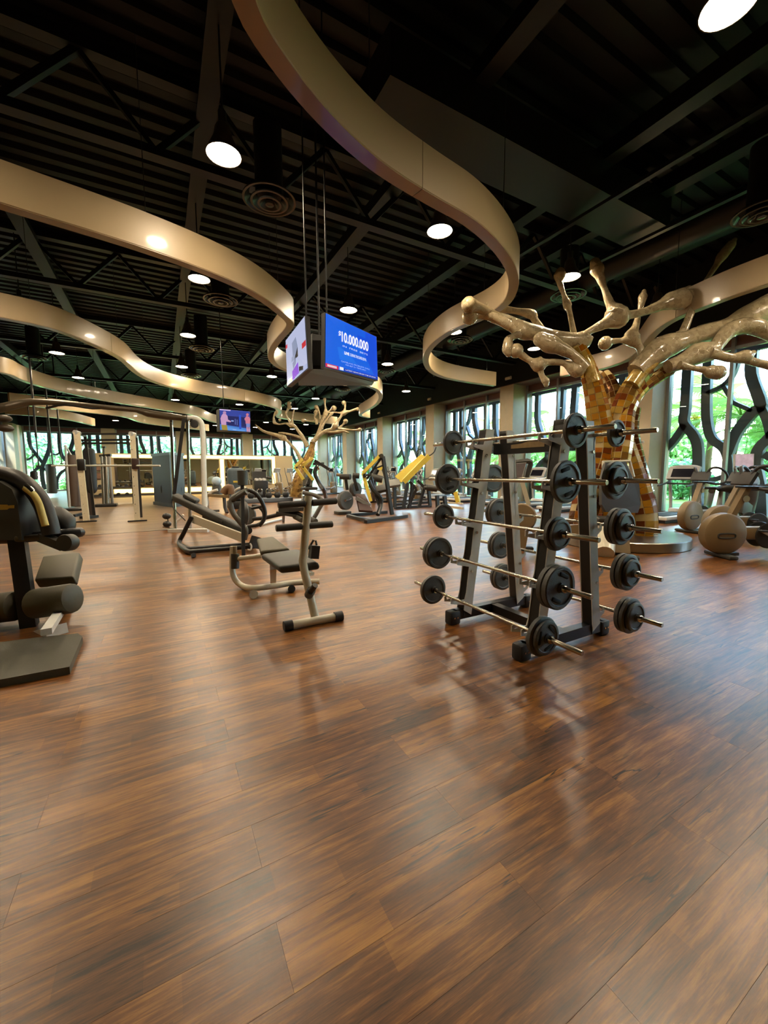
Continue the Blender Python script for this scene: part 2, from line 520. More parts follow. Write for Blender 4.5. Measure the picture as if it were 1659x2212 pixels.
struct('threshold_strip', MB().span((XL, 11.49, -0.005), (0.9, 11.54, 0.006)), STEEL, fl)

# ---- tree-branch screens in front of the glass
PAT = [([(.93, .1), (.86, 1.9), (.72, 2.52), (.39, 3.01), (.39, 3.5), (.38, 4.95)], .27), ([(.42, 2.95), (.16, 2.51), (-.12, 2.15)], .22),
       ([(.93, 4.95), (.96, 3.82), (1.03, 2.99), (1.2, 2.43), (1.56, 2.06), (1.7, 1.4), (1.74, .1)], .24), ([(1.63, 1.95), (1.81, 2.57), (2.14, 3.12), (2.33, 3.3), (2.05, 4.2), (2.02, 4.95)], .27),
       ([(2.33, 3.27), (2.5, 2.83), (2.62, 2.35)], .2), ([(.97, 3.87), (1.39, 4.04), (1.61, 4.36), (1.74, 4.95)], .11), ([(1.39, 4.04), (1.61, 3.61), (1.69, 3.47), (2.14, 3.17)], .11),
       ([(2.56, .1), (2.48, .9), (2.33, 1.59), (2.36, 2.05), (2.6, 2.4), (2.92, 2.95), (3.0, 3.7), (2.96, 4.95)], .26),
       ([(3.6, 4.95), (3.66, 3.6), (3.95, 2.7), (4.25, 1.9), (4.3, 1.1), (4.22, .1)], .28), ([(4.92, 4.95), (4.88, 3.7), (4.55, 2.95), (4.2, 2.3)], .22),
       ([(2.95, 3.2), (3.35, 2.95), (3.72, 3.35)], .12), ([(4.6, 3.0), (5.0, 2.6), (5.35, 2.5)], .14), ([(3.4, .1), (3.36, .9), (3.05, 1.5), (2.5, 1.9)], .2), ([(3.36, 1.0), (3.8, 1.5), (4.22, 1.9)], .18),
       ([(.86, 1.5), (1.2, 1.15), (1.7, 1.3)], .14), ([(5.1, .1), (5.05, 1.0), (4.7, 1.7), (4.3, 2.0)], .2)]
def strand(mb, pts, w, fn, t0, t1):
    pts = crom([(a, b, 0) for a, b in pts], 4)
    o = len(mb.v); m = len(pts)
    for i, p in enumerate(pts):
        t = (pts[min(i + 1, m - 1)] - pts[max(i - 1, 0)]).normalized(); sd = Vector((t.y, -t.x, 0)) * (w / 2)
        for q, tt in ((p + sd, t0), (p - sd, t0), (p - sd, t1), (p + sd, t1)): mb.v.append(Vector(fn(q.x, q.y, tt)))
    for i in range(m - 1):
        for j in range(4): a, b = o + i * 4, o + i * 4 + 4; mb.f.append((a + j, a + (j + 1) % 4, b + (j + 1) % 4, b + j))
    mb.f.append((o + 3, o + 2, o + 1, o)); e = o + (m - 1) * 4; mb.f.append((e, e + 1, e + 2, e + 3))
nwin = [0]
def window_bay(fn, length, flip, zlo=0.0, zhi=4.95, mull=3):
    """fn(s, z, t): s along the wall, z up, t outwards from the glass"""
    nwin[0] += 1
    w = sroot('window_%d' % nwin[0])
    def bx(mb, s0, s1, z0, z1, t0, t1): mb.prism([(s0, z0), (s1, z0), (s1, z1), (s0, z1)], fn, (t0, t1))
    fr = MB()
    for s in (0.0, length - 0.09): bx(fr, s, s + 0.09, zlo, zhi + .4, -0.06, 0.06)
    bx(fr, 0.09, length - 0.09, zlo, zlo + 0.09, -0.06, 0.06); bx(fr, 0.09, length - 0.09, zhi, zhi + 0.09, -0.05, 0.05)
    struct('window_frame', fr, ALU, w, 0)
    for i in range(1, mull):
        m = MB(); s = length * i / mull; bx(m, s - 0.045, s + 0.045, zlo, zhi + .4, -0.09, 0.06); struct('mullion', m, ALU, w, 0)
    tp = MB(); bx(tp, 0, length, zhi + 0.09, zhi + 0.42, 0.02, 0.05); struct('transom_panel', tp, MAROON, w, 0)
    for i in range(mull):
        a, b = length * i / mull + (.09 if i == 0 else .045), length * (i + 1) / mull - (.09 if i == mull - 1 else .045)
        m = MB(); bx(m, a, b, zlo + .09, zhi, -0.004, 0.004); struct('pane', m, GLASS, w, 0)
    sc = length / 5.2
    for pts, wd in PAT:
        m = MB()
        strand(m, [((length - a * sc) if flip else a * sc, b if zlo < 0.5 else b) for a, b in pts], wd, fn, 0.32, 0.52)
        struct('screen_branch', m, SCREENM, w, 0)
    rl = MB(); bx(rl, 0, length, zhi - .05, zhi + .12, .34, .5); struct('screen_rail', rl, SCREENM, w, 0)

# ---- right wall: black bulkhead, maroon soffit, limestone piers
wr = struct('wall_right', MB().span((XR, YF, HEAD), (XR + 1.6, YB + 1.0, ROOF + 0.3)), CEILM, ang=0)
struct('soffit_board', MB().span((XR + 0.004, YF, HEAD - 0.03), (XR + 1.6, YB, HEAD)), MAROON, wr, 0)
PIERS = [-10.6, -4.7, 1.35, 7.36, 13.25, 19.25, 25.4, 31.8, 38.3]
for i, y in enumerate(PIERS):
    struct('pier', MB().span((XR, max(y, YF), 0), (XR + 1.25, y + 0.82, HEAD - 0.03)), STONE, wr, 0)
    y1 = PIERS[i + 1] if i + 1 < len(PIERS) else YB
    L = y1 - (y + 0.82)
    if y1 > YF + 1: window_bay(lambda s, z, t, y1=y1: (XG + t, y1 - s, z), L, i % 2 == 1, mull=3 if L > 4 else 1)
# ---- back wall
wb = struct('wall_back', MB().span((XL - 0.8, YB, 5.15), (XR + 1.6, YB + 1.2, ROOF + 0.3)), CEILM, ang=0)
BP = [PY(q, 990, YB).x for q in (47, 222, 383, 526, 668)]
BP[-1] = XR
for i, x in enumerate(BP):
    xa, xb = (x - 1.0, x) if i == 0 else (x, x + (0.95 if i < 4 else 1.2))
    if i < 4: struct('pier', MB().span((xa, YB, 0), (xb, YB + 1.1, 5.15)), STONE, wb, 0)
    if i < 4: window_bay(lambda s, z, t, x=xb: (x + s, YB + 0.8 + t, z), BP[i + 1] - xb, i % 2 == 0, zhi=4.75, mull=3)
# ---- left wall and the wall behind the camera
wlft = struct('wall_left', MB().span((XL - 0.9, YF, 5.15), (XL, YB, ROOF + 0.3)), CEILM, ang=0)
for y in (YF, 2.5, 9.5, 16.0, 22.0, 28.0, 34.2, 39.6):
    struct('pier', MB().span((XL - 0.9, y, 0), (XL, y + 1.0, 5.15)), STONE, wlft, 0)
for y0, y1 in ((29.0, 34.2), (35.2, 39.6)): window_bay(lambda s, z, t, y0=y0: (XL - 0.6 - t, y0 + s, z), y1 - y0, False, zhi=4.75, mull=3)
struct('wall_panel', MB().span((XL - 0.5, YF, 0), (XL - 0.3, 29.0, 5.15)), CREAMW, wlft, 0)
struct('wall_front', MB().span((XL - 0.8, YF - 0.3, 0), (XR + 1.6, YF, ROOF + 0.3)), CREAMW, ang=0)
# ---- ceiling: ribbed steel deck
cm = MB(); y = YF; prof = []
while y < YB + 1:
    prof += [(y, 0), (y + 0.16, 0), (y + 0.2, 0.09), (y + 0.33, 0.09)]; y += 0.37
for i, (yy, h) in enumerate(prof): cm.v += [V(XL - 0.8, yy, ROOF + h), V(XR + 1.6, yy, ROOF + h)]
for i in range(len(prof) - 1): cm.f.append((2 * i, 2 * i + 1, 2 * i + 3, 2 * i + 2))
ce = struct('ceiling', cm, CEILD, ang=0)
struct('roof_slab', MB().span((XL - 1.2, YF - 0.5, ROOF + 0.32), (XR + 1.9, YB + 1.5, ROOF + 0.5)), CEILM, ce, 0)
# trusses across the room, girders along it
ntrim = [0]
for y in (-4.7, 1.35, 7.36, 13.25, 19.25, 25.4, 31.8, 38.3):
    ntrim[0] += 1
    t = sroot('trim_%d' % ntrim[0])
    struct('bottom_chord', MB().span((XL, y - 0.09, 6.15), (XR, y + 0.09, 6.27)), TRUSS, t, 0)
    struct('top_chord', MB().span((XL, y - 0.09, 7.22), (XR, y + 0.09, 7.38)), TRUSS, t, 0)
    x = -8.8; i = 0
    while x < XR - 1.0:
        struct('truss_web', MB().bar((x, y, 6.24), (x + 0.9, y, 7.24), 0.09, 0.09), TRUSS, t, 0)
        struct('truss_web', MB().bar((x + 0.9, y, 7.24), (x + 1.8, y, 6.24), 0.07, 0.07), TRUSS, t, 0)
        x += 1.8
for x in (-5.6, -2.4, 0.9, 4.25, 7.2, 9.0, 11.6):
    ntrim[0] += 1
    struct('trim_%d' % ntrim[0], MB().span((x - 0.06, YF, 6.9), (x + 0.06, YB, 7.2)).span((x - 0.14, YF, 6.86), (x + 0.14, YB, 6.9)), TRUSS, ang=0)
for x, y0, y1 in ((7.2, -6, 7.3), (9.0, -6, 7.3)):
    ntrim[0] += 1
    struct('trim_%d' % ntrim[0], MB().span((x - 0.05, y0, 6.18), (x + 0.05, y1, 6.24)), TRUSS, ang=0)
# ducts
DUCT = mat('black_duct', '0d0d0d', 0.45, var=0.2, spec=.3)
solo('air_duct', 'wide black rectangular air duct running across the ceiling above the rack', 'duct', MB().span((2.75, 4.75, 6.35), (9.3, 5.6, 6.95)), DUCT, (3, 5.2, 6.35), ang=0)
solo('air_duct', 'black round air duct along the ceiling beside the near windows', 'duct', MB().tube([(10.2, -5, 6.6), (10.2, 16, 6.6), (10.2, 30, 6.6)], 0.32, 14), DUCT, (10.2, 10, 6.6))

# ---- mirrored partition with glowing edges
YP = 30.0
wp = struct('wall_mirror', MB().span((-4.4, YP, 0), (8.75, YP + 0.35, 2.66)), CREAMW, ang=0)
struct('baseboard_mirror', MB().span((-4.4, YP - 0.03, 0), (8.75, YP, 0.12)), DGREY, wp, 0)
for xa, xb in ((-2.5, 0.3), (0.34, 3.55), (3.95, 5.6), (5.64, 7.15)):
    struct('mirror_pane', MB().span((xa, YP - 0.03, 0.55), (xb, YP - 0.005, 2.34)), MIRROR, wp, 0)
for a, b in (((-2.6, 0.17), (3.6, 0.46)), ((-2.6, 2.40), (7.3, 2.60)), ((3.63, 0.17), (3.88, 2.36)), ((7.2, 0.6), (7.42, 2.60))):
    struct('light_strip', MB().span((a[0], YP - 0.02, a[1]), (b[0], YP - 0.004, b[1])), GLOW, wp, 0)

# ---- lamps, air diffusers
def make_lamp():
    t = Thing('pendant_lamp', 'x', 'lamp', local=True, group='black cone pendant lamps in rows under the ceiling')
    t.part('cone_shade', MB().lathe([(0.06, 0.34), (0.085, 0.30), (0.1, 0.2), (0.205, 0.0), (0.215, 0.0), (0.112, 0.21), (0.095, 0.31), (0.06, 0.36)], (0, 0, 0), n=24), mat('lamp_shade_black', '4a443a', 0.35, 0.4))
    t.part('lens', MB().lathe([(0.0001, 0.012), (0.195, 0.012), (0.196, 0.022), (0.0001, 0.022)], (0, 0, 0), n=24), LENS)
    t.part('stem', MB().cyl((0, 0, 0.33), (0, 0, 0.5), 0.05, 12).cyl((0, 0, 0.5), (0, 0, 2.02), 0.012, 6), BLACK)
    return t
lamp0 = make_lamp()
LX, LY = (-2.8, 0.9, 4.25, 7.55, 10.85), (1.92, 5.72, 9.42, 13.3, 17.25, 21.2, 25.1, 29.0, 33.0, 37.0)
cols = ('fifth', 'fourth', 'third', 'second', 'first')
rowsn = ('first', 'second', 'third', 'fourth', 'fifth', 'sixth', 'seventh', 'eighth', 'ninth', 'tenth')
first = True
for j, y in enumerate(LY):
    for i, x in enumerate(LX):
        if (j == 0 and i in (0, 1, 2)): continue
        lb = 'glowing pendant lamp, %s row from the camera, %s line from the window wall' % (rowsn[j], cols[i])
        xx = x + (0.2 if (i, j) == (2, 0) else 0)
        if first: lamp0.o.location = (xx, y, 5.4); lamp0.o['label'] = lb; first = False
        else: dup(lamp0, (xx, y, 5.4), 0, lb)
if True:
    dup(lamp0, (4.46, 1.92, 5.4), 0, 'glowing pendant lamp nearest the camera, cut by the top edge of the picture')
def make_diffuser():
    t = Thing('air_diffuser', 'x', 'air vent', local=True, group='round black air diffusers')
    for i, (r, z) in enumerate(((0.38, 0.0), (0.27, -0.03), (0.17, -0.055))):
        t.part('diffuser_ring', MB().lathe([(r, 0.0 + z), (r, 0.02 + z), (r - 0.09, 0.09 + z), (r - 0.10, 0.08 + z), (r - 0.03, 0.0 + z)], (0, 0, 0), n=28, closed_prof=True), mat('black_gloss', '2a2c2c', 0.22))
    t.part('duct_neck', MB().tube([(0, 0, 0.06), (0, 0, 1.0)], 0.2, 16), DUCT)
    t.part('hub', MB().lathe([(0.001, -0.07), (0.06, -0.06), (0.07, -0.03), (0.05, 0.0), (0.03, 0.1)], (0, 0, 0), n=16), mat('black_gloss', '', 0))
    return t
df = make_diffuser()
DV = [(1.6, 6.3, 'above the long left ribbon, nearest round vent on that side'), (1.42, 10.3, 'second round vent behind the long left ribbon'), (1.36, 14.5, 'third round vent along the left lamps'), (-3.6, 18.3, 'round vent high at the far left edge'),
      (8.3, 6.3, 'round vent above the mosaic tree crown'), (8.35, 2.95, 'round vent at the right edge of the picture above the tree'), (8.15, 9.9, 'round vent behind the big central ribbon'), (7.9, 18.3, 'round vent above the far tree'), (1.3, 18.6, 'fourth round vent along the left lamps'), (8.0, 14.2, 'round vent between the screens and the windows')]
for i, (x, y, s) in enumerate(DV):
    lb = 'black ringed air diffuser, ' + s
    if i == 0: df.o.location = (x, y, 5.4); df.o['label'] = lb
    else: dup(df, (x, y, 5.4), 0, lb)
for i, (px, py) in enumerate(((1098, 817), (928, 862), (819, 892))):
    p = PXx(px, py, XR - 0.05)
    t = Thing('emergency_light', 'small white wall light on the black bulkhead, %s from the camera' % ('nearest', 'second', 'third')[i], 'wall light', p, group='small white wall lights')
    t.part('housing', MB().rbox(p, (0.08, 0.36, 0.14), 0.03), PALE)
    t.part('lens', MB().rbox(p + V(-0.05, 0, -0.01), (0.03, 0.28, 0.08), 0.012), mat('frosted_lens', 'dcdcd8', 0.4))

# ---- hanging wave ribbons
ZR, HR = 4.6, 0.49
def ribbon(label, pix, splits=(), ends=None, z=ZR, h=HR, w=0.17, pts=None):
    pts = [PZ(a, b, z) for a, b in pix] if pts is None else [V(*p) for p in pts]
    if ends: pts = [V(*e) for e in ends[0]] + pts + [V(*e) for e in ends[1]]
    path = crom(pts, 6)
    # even out the hand-picked points
    for _ in range(14): path = [path[0]] + [(path[i - 1] + path[i] * 2 + path[i + 1]) / 4 for i in range(1, len(path) - 1)] + [path[-1]]
    L = [0.0]
    for a, b in zip(path, path[1:]): L.append(L[-1] + (b - a).length)
    c = path[len(path) // 2].copy()
    t = Thing('wave_ribbon', label, 'ceiling ribbon', c, group='tan wave ribbons hanging under the ceiling')
    cuts = [0.0] + [s * L[-1] for s in splits] + [L[-1]]
    def at(s):
        i = min(max(int(np.searchsorted(L, s)), 1), len(L) - 1)
        return path[i - 1].lerp(path[i], (s - L[i - 1]) / max(1e-6, L[i] - L[i - 1]))
    for a, b in zip(cuts, cuts[1:]):
        a2, b2 = a + (0.004 if a else 0), b - (0.004 if b < L[-1] else 0)
        n = max(6, int((b2 - a2) / 0.12))
        q = [at(a2 + (b2 - a2) * i / n) for i in range(n + 1)]
        t.part('ribbon_panel', MB().sweep(q, [(-w / 2, 0.012), (-w / 2 + 0.012, 0), (w / 2 - 0.012, 0), (w / 2, 0.012), (w / 2, h), (-w / 2, h)]), RIB, ang=30)
        t.part('bottom_trim', MB().sweep(q, [(-w / 2 + .006, -.003), (w / 2 - .006, -.003), (w / 2 - .006, .004), (-w / 2 + .006, .004)]), RIBB, ang=30)
    s = 0.6
    while s < L[-1]:
        p = at(s)
        t.part('hanger_rod', MB().cyl(p + V(0, 0, h - 0.01), p + V(0, 0, ROOF - z), 0.006, 5), BLACK)
        s += 2.6
    return t
ribbon('longest tan wave ribbon, from the top of the picture down past the central screens', [(520, 0), (570, 90), (630, 175), (695, 252), (760, 315), (826, 370), (900, 415), (950, 445), (1007, 475), (1055, 515), (1090, 555), (1112, 600), (1105, 640), (1085, 665), (1040, 690), (1000, 705), (960, 725), (925, 755), (918, 785), (935, 808), (980, 822), (1068, 834)], (0.235, 0.45), ends=([(0.2, 1.6, ZR), (0.35, 2.4, ZR)], []))
ribbon('tan wave ribbon that curls behind the two hanging screens', [(0, 447), (250, 520), (450, 590), (560, 640), (620, 690), (630, 705), (600, 735), (583, 765), (590, 785), (620, 803), (700, 822), (800, 832), (826, 855), (810, 880), (770, 897), (797, 903)], (0.12, 0.5), ends=([(-5.5, 5.2, ZR), (-3.2, 6.2, ZR)], []))
ribbon('tan wave ribbon, third from the front, ending above the far mosaic tree', [(0, 690), (100, 705), (200, 745), (268, 778), (282, 797), (330, 828), (430, 851), (560, 871), (615, 888), (590, 902), (640, 908), (727, 917)], (0.3, 0.6), ends=([(-7.5, 9.0, ZR), (-5.2, 10.0, ZR)], []))
ribbon('tan wave ribbon, fourth from the front, over the cable machine', [(0, 802), (24, 814), (80, 834), (199, 862), (318, 881), (430, 898), (444, 908), (470, 914)], (0.4,), ends=([(-7.8, 16.5, ZR)], []))
ribbon('tan wave ribbon, fifth from the front, glowing under a lamp near the far screen', [(20, 872), (107, 882), (191, 892), (280, 901), (296, 913), (370, 922), (450, 931)], (0.5,))
ribbon('short tan wave ribbon at the far left over the boxing corner', [(12, 895), (70, 898), (130, 904), (175, 913), (203, 920)], ())
ribbon('tan wave ribbon behind the mosaic tree by the right windows', [(1659, 617), (1580, 642), (1504, 672), (1442, 697), (1406, 730), (1390, 752)], (0.5,), ends=([(9.0, -1.0, ZR), (9.1, 1.2, ZR)], [(11.9, 6.9, ZR), (12.3, 8.0, ZR), (11.9, 9.2, ZR)]))

# ================================================================== THE GARDEN OUTSIDE
rg = random.Random(11)
lawn = struct('ground', MB().span((XR + 1.7, -30, -0.35), (70, 75, -0.12)).span((-40, YB + 1.7, -0.35), (XR + 1.7, 75, -0.12)), GRASS, ang=0)
def leaf_ball(n, sx, sy, sz, size, seed, core=0.35):
    r = random.Random(seed); mb = MB()
    for i in range(n):
        a, b = r.uniform(0, 2 * math.pi), math.acos(r.uniform(-1, 1)); q = r.uniform(core, 1) ** 0.5
        q *= 0.82 + 0.18 * math.sin(3 * a + seed) * math.sin(2.3 * b)
        p = V(sx * q * math.sin(b) * math.cos(a), sy * q * math.sin(b) * math.sin(a), sz * q * math.cos(b))
        d = V(r.gauss(0, 1), r.gauss(0, 1), r.gauss(-.2, 0.7)).normalized(); e = d.orthogonal(); e.rotate(Matrix.Rotation(r.uniform(0, 6.28), 3, d))
        L = size * r.uniform(.6, 1.3); w = L * 0.3; nn = d.cross(e) * 0.12 * L
        mb.add([p, p + d * L * .5 + e * w + nn, p + d * L, p + d * L * .5 - e * w + nn], [(0, 1, 2), (0, 2, 3)])
    return mb
bush_me = leaf_ball(2600, 1.6, 1.6, 1.3, 0.26, 1).mesh('foliage', LEAFB, ang=0)
tree_skylit = leaf_ball(4200, 3.4, 3.4, 3.0, 0.5, 6).mesh('crown', LEAF_SKYLIT, ang=0)
bush_skylit = leaf_ball(2600, 1.6, 1.6, 1.3, 0.26, 8).mesh('foliage', LEAF_SKYLIT, ang=0)
tree_me = leaf_ball(4200, 3.4, 3.4, 3.0, 0.5, 2).mesh('crown', LEAF, ang=0)
def frond_me():
    mb = MB(); L = 3.0; pts = []
    for i in range(15):
        t = i / 14; pts.append(V(L * t * (1 - 0.12 * t), 0, 0.9 * t - 1.9 * t * t))
    mb.tube(pts, [0.03, 0.006], 5)
    for i in range(1, 50):
        t = i / 50; k = t * 14; a = pts[int(k)].lerp(pts[min(14, int(k) + 1)], k - int(k)); ll = 0.95 * math.sin(math.pi * min(1, 0.12 + t * 0.9)) + 0.08
        for sd in (-1, 1):
            tip = a + V(0.45 * ll, sd * ll * 0.85, -0.35 * ll); mid = a + V(0.2 * ll, sd * ll * 0.5, -0.06 * ll)
            mb.add([a + V(-.012, 0, 0), mid + V(-.014, 0, .0), tip, mid + V(.02, 0, 0), a + V(.016, 0, 0)], [(0, 1, 3, 4), (1, 2, 3)])
    return mb.mesh('frond', LEAFY, ang=0)
FROND = frond_me()
def palm(x, y, h, n, label, lean=0.3, sc=1.0):
    t = Thing('palm_tree', label, 'palm tree', (x, y, -0.12), rg.uniform(0, 6), local=True, group='palms in the garden')
    t.part('trunk', MB().tube([(0, 0, 0), (lean * .3, 0, h * .5), (lean, 0, h)], [.17, .12, .11], 10, 4), BARK)
    for i in range(n):
        o = link('frond', FROND, t.o, (lean, 0, h)); o.scale = (sc, sc, sc)
        o.rotation_euler = (rg.uniform(-.3, .3), rg.uniform(-0.75, 0.55) - 0.2, i * 2.4)
    return t
for x, y, h, n, lb in ((19.3, 5.0, 2.6, 15, 'young palm with low arching fronds outside the nearest window'), (21.0, 8.6, 3.9, 16, 'palm seen through the nearest window, second from the pier'), (20.2, 2.2, 3.2, 15, 'palm outside the window at the right edge of the picture'), (19.0, 12.2, 2.4, 15, 'low palm with lime fronds seen above the barbell rack'),
                    (22.5, 14.5, 4.4, 15, 'tall palm outside the second window'), (19.6, 17.6, 2.9, 14, 'palm outside the third window'), (22.0, 22.5, 4.0, 14, 'palm outside the fourth window'), (24.5, 5.5, 5.2, 16, 'tall palm standing behind the young palms'), (25.0, 0.0, 4.8, 15, 'tall palm far right beyond the lawn'), (18.4, 6.9, 3.5, 14, 'palm close behind the screen of the nearest window, beside the pier'), (18.3, 3.7, 4.2, 15, 'palm close behind the screen at the right edge'), (18.7, 10.6, 3.7, 14, 'palm close behind the pier right of the mosaic tree'), (18.4, 14.9, 3.3, 14, 'palm close behind the second window'), (18.6, 20.6, 3.6, 14, 'palm close behind the third window'), (18.8, 27.0, 3.6, 14, 'palm close behind the fourth window')): palm(x, y, h, n, lb)
k = 0
def plantset(me, name, part, cat, spots, lab, grp, mt):
    for i, (x, y, z, s) in enumerate(spots):
        o = link(name, None, loc=(x, y, -0.12)); tag(o, lab, cat, grp)
        c = link(part, me, o, (0, 0, z)); c.scale = (s, s, s * 0.95); c.rotation_euler.z = i * 1.7
        st = MB().tube([(0, 0, 0), (0.05, 0, z)], [0.12 * s, 0.07 * s], 6); link('stem', st.mesh('stem', BARK), o)
plantset(bush_me, 'hedge_shrub', 'foliage', 'shrub', [(25.0 + rg.uniform(-.3, .3), -8 + i * 3.2, 1.1, rg.uniform(.9, 1.0)) for i in range(18)], 'dense green hedge shrub beyond the lawn outside the right windows', 'hedge shrubs beyond the right windows', LEAFB)
plantset(tree_me, 'garden_tree', 'crown', 'tree', [(30 + rg.uniform(-2, 2), -12 + i * 6.6, rg.uniform(2.5, 3.2), rg.uniform(.7, .85)) for i in range(11)], 'leafy green tree behind the hedge outside the right windows', 'garden trees beyond the right windows', LEAF)
plantset(tree_skylit, 'garden_tree', 'crown', 'tree', [(-17 + i * 5.6, 51 + 2.5 * (i % 2), rg.uniform(3.4, 4.2), rg.uniform(.95, 1.15)) for i in range(9)], 'green tree with bright skylight in its leaf colour, outside the back windows', 'garden trees beyond the back windows', LEAF)
plantset(bush_skylit, 'hedge_shrub', 'foliage', 'shrub', [(-14 + i * 3.2, 46 + rg.uniform(-.3, .3), 1.0, rg.uniform(.85, .98)) for i in range(12)], 'green shrub close outside the back windows', 'shrubs outside the back windows', LEAFB)
plantset(tree_skylit, 'garden_tree', 'crown', 'tree', [(-16, 30, 3.2, 1.0), (-16.5, 36, 3.0, 1.1)], 'green tree outside the far left windows', 'garden trees beyond the left windows', LEAF)
p = PXx(1502, 908, 18.6)
t = Thing('flowering_plant', 'yellow flower cluster among the palm fronds outside the nearest window', 'plant', (p.x, p.y, -0.12))
t.part('stem', MB().tube([(p.x, p.y, -.12), (p.x + .05, p.y, p.z)], .02, 6), BARK)
fb = leaf_ball(120, .14, .14, .24, .12, 5); fb.v = [q + p for q in fb.v]
t.part('flower', fb, FLOWER, ang=0)

# ================================================================== BARBELL RACK AND ITS TEN BARBELLS
RY0, RY1 = 2.09, 2.93                                             # front and rear frame
t = Thing('barbell_rack', 'black and silver two-sided barbell rack standing on the wooden floor', 'rack', (2.83, 2.5, 0))
ROWZ = (1.715, 1.355, 0.985, 0.615, 0.25)
LEFTX = (2.565, 2.505, 2.455, 2.405, 2.335)
RIGHTX = (3.06, 3.115, 3.205, 3.255, 3.30)
def legx(side, z): return (2.50 + (2.755 - 2.50) * z / 1.83) if side < 0 else (3.235 + (3.01 - 3.235) * z / 1.83)
plate_me = {}
for side in (-1, 1):
    for y in (RY0, RY1):
        a, b = V(legx(side, 0.05), y, 0.05), V(legx(side, 1.82), y, 1.82)
        t.part('upright', MB().bar(a, b, 0.086, 0.09, (1, 0, 0)), BLACK, ang=0)
        # silver toothed plate on the outer side of the upright, one hook per bar
        prof = []
        for zz in (0.07,): prof.append((0.0, zz))
        out = []
        for k, z in enumerate(reversed(ROWZ)):
            x = (LEFTX if side < 0 else RIGHTX)[len(ROWZ) - 1 - k]
            h = abs(x - legx(side, z)) + 0.02
            out += [(0.055, z - 0.12), (0.055, z - 0.07), (h + 0.005, z - 0.035), (h + 0.012, z + 0.012), (h - 0.005, z + 0.018), (h - 0.02, z - 0.018), (0.062, z - 0.016), (0.05, z + 0.05)]
        poly = [(-0.046, 0.07)] + out + [(0.05, 1.845), (-0.046, 1.845)]
        fn = lambda u, v, q, s=side, yy=y: (legx(s, v) + s * u, yy + q, v)
        for a_, b_ in ((-0.052, -0.044), (0.044, 0.052)): t.part('hook_plate', MB().prism(poly, fn, (a_, b_)), SILVER, ang=0)
        t.part('end_cap', MB().rbox((legx(side, 1.80), y, 1.815), (0.09, 0.088, 0.06), 0.008), DGREY)
        for z in (0.5, 0.87, 1.24, 1.6): t.part('bolt', MB().cyl((legx(side, z) + side * 0.02, y - 0.064, z), (legx(side, z) + side * 0.02, y - 0.05, z), 0.013, 8), CHROME)
for y in (RY0, RY1):
    t.part('foot_rail', MB().box((2.87, y, 0.085), (0.98, 0.075, 0.09)), BLACK, ang=0)
    for x in (2.37, 3.37):
        t.part('rubber_foot', MB().rbox((x, y, 0.065), (0.12, 0.1, 0.13), 0.018), RUBBER)
        for dx in (-.018, .018): t.part('bolt', MB().cyl((x + dx, y - .058, .07), (x + dx, y - .048, .07), .008, 8), CHROME)
t.part('top_tie', MB().box((2.88, (RY0 + RY1) / 2, 1.66), (0.07, RY1 - RY0, 0.1)), BLACK, ang=0)
t.part('bottom_tie', MB().box((2.87, (RY0 + RY1) / 2, 0.085), (0.08, RY1 - RY0, 0.08)), BLACK, ang=0)
t.part('worn_sticker', MB().prism([(2.33, 1.655), (2.7, 1.655), (2.7, 1.69), (2.58, 1.695), (2.5, 1.71), (2.33, 1.70)], lambda u, v, q: (2.842 - q, u, v), (0, 0.002)), mat('torn_paper', 'a08a62', 0.7, var=0.4), ang=0)

def plate(mb, c, r, th, grip=True, spokes=0):
    """iron disc along Y with raised rim and hub"""
    prof = [(0.018, -th * .62), (0.034, -th * .62), (0.036, -th * .36), (r * 0.78, -th * .30), (r * 0.82, -th * .5), (r - .008, -th * .5), (r, -th * .36), (r, th * .36), (r - .008, th * .5), (r * 0.82, th * .5), (r * 0.78, th * .30), (0.036, th * .36), (0.034, th * .62), (0.018, th * .62)]
    return mb.lathe(prof, c, (0, 1, 0), 30, True)
HOLE = mat('plate_grip_slot', '080808', 0.8)
def barbell(x, z, stacks, label, y0=1.56, y1=3.52, near=1.86, far=3.2):
    g = 'fixed barbells on the rack'
    t = Thing('barbell', label, 'barbell', (x, 2.5, z), group=g)
    t.part('bar', MB().lathe([(0.0001, y0), (0.016, y0), (0.0185, y0 + 0.004), (0.0185, near - .05), (0.0145, near + .14), (0.0145, far - .14), (0.0185, far + .05), (0.0185, y1 - .004), (0.016, y1), (0.0001, y1)], (x, 0, z), (0, 1, 0), 14), BRASSY)
    for e, sgn in ((near, -1), (far, 1)):
        y = e + (0.0 if sgn < 0 else 0)
        t.part('inner_collar', MB().cyl((x, e - sgn * 0.05, z), (x, e - sgn * 0.02, z), 0.024, 14), BRASSY)
        yy = e - sgn * 0.02
        for r, th, kind in stacks:
            c = (x, yy + sgn * th / 2, z)
            pp = t.part('weight_plate', plate(MB(), c, r, th), IRON)
            ang = 0.6 + 0.9 * z
            for q in range(3 if kind == 's' else 2 if kind == 'g' else 0):
                a = ang + q * 2 * math.pi / (3 if kind == 's' else 2)
                cc = V(x + r * .58 * math.cos(a), c[1], z + r * .58 * math.sin(a))
                M = Matrix.Rotation(-a, 3, 'Y')
                t.part('grip_slot', MB().rbox(cc, (r * .2, th * 1.0, r * (.62 if kind == 'g' else .8)), .008, M), HOLE, pp)
            yy += sgn * (th + 0.001)
        t.part('clamp_collar', MB().lathe([(0.02, 0), (0.029, 0), (0.03, 0.03), (0.024, 0.04), (0.02, 0.04)], (x, yy, z), (0, sgn, 0), 16), CHROME)
G, N, SP = 'g', 'n', 's'
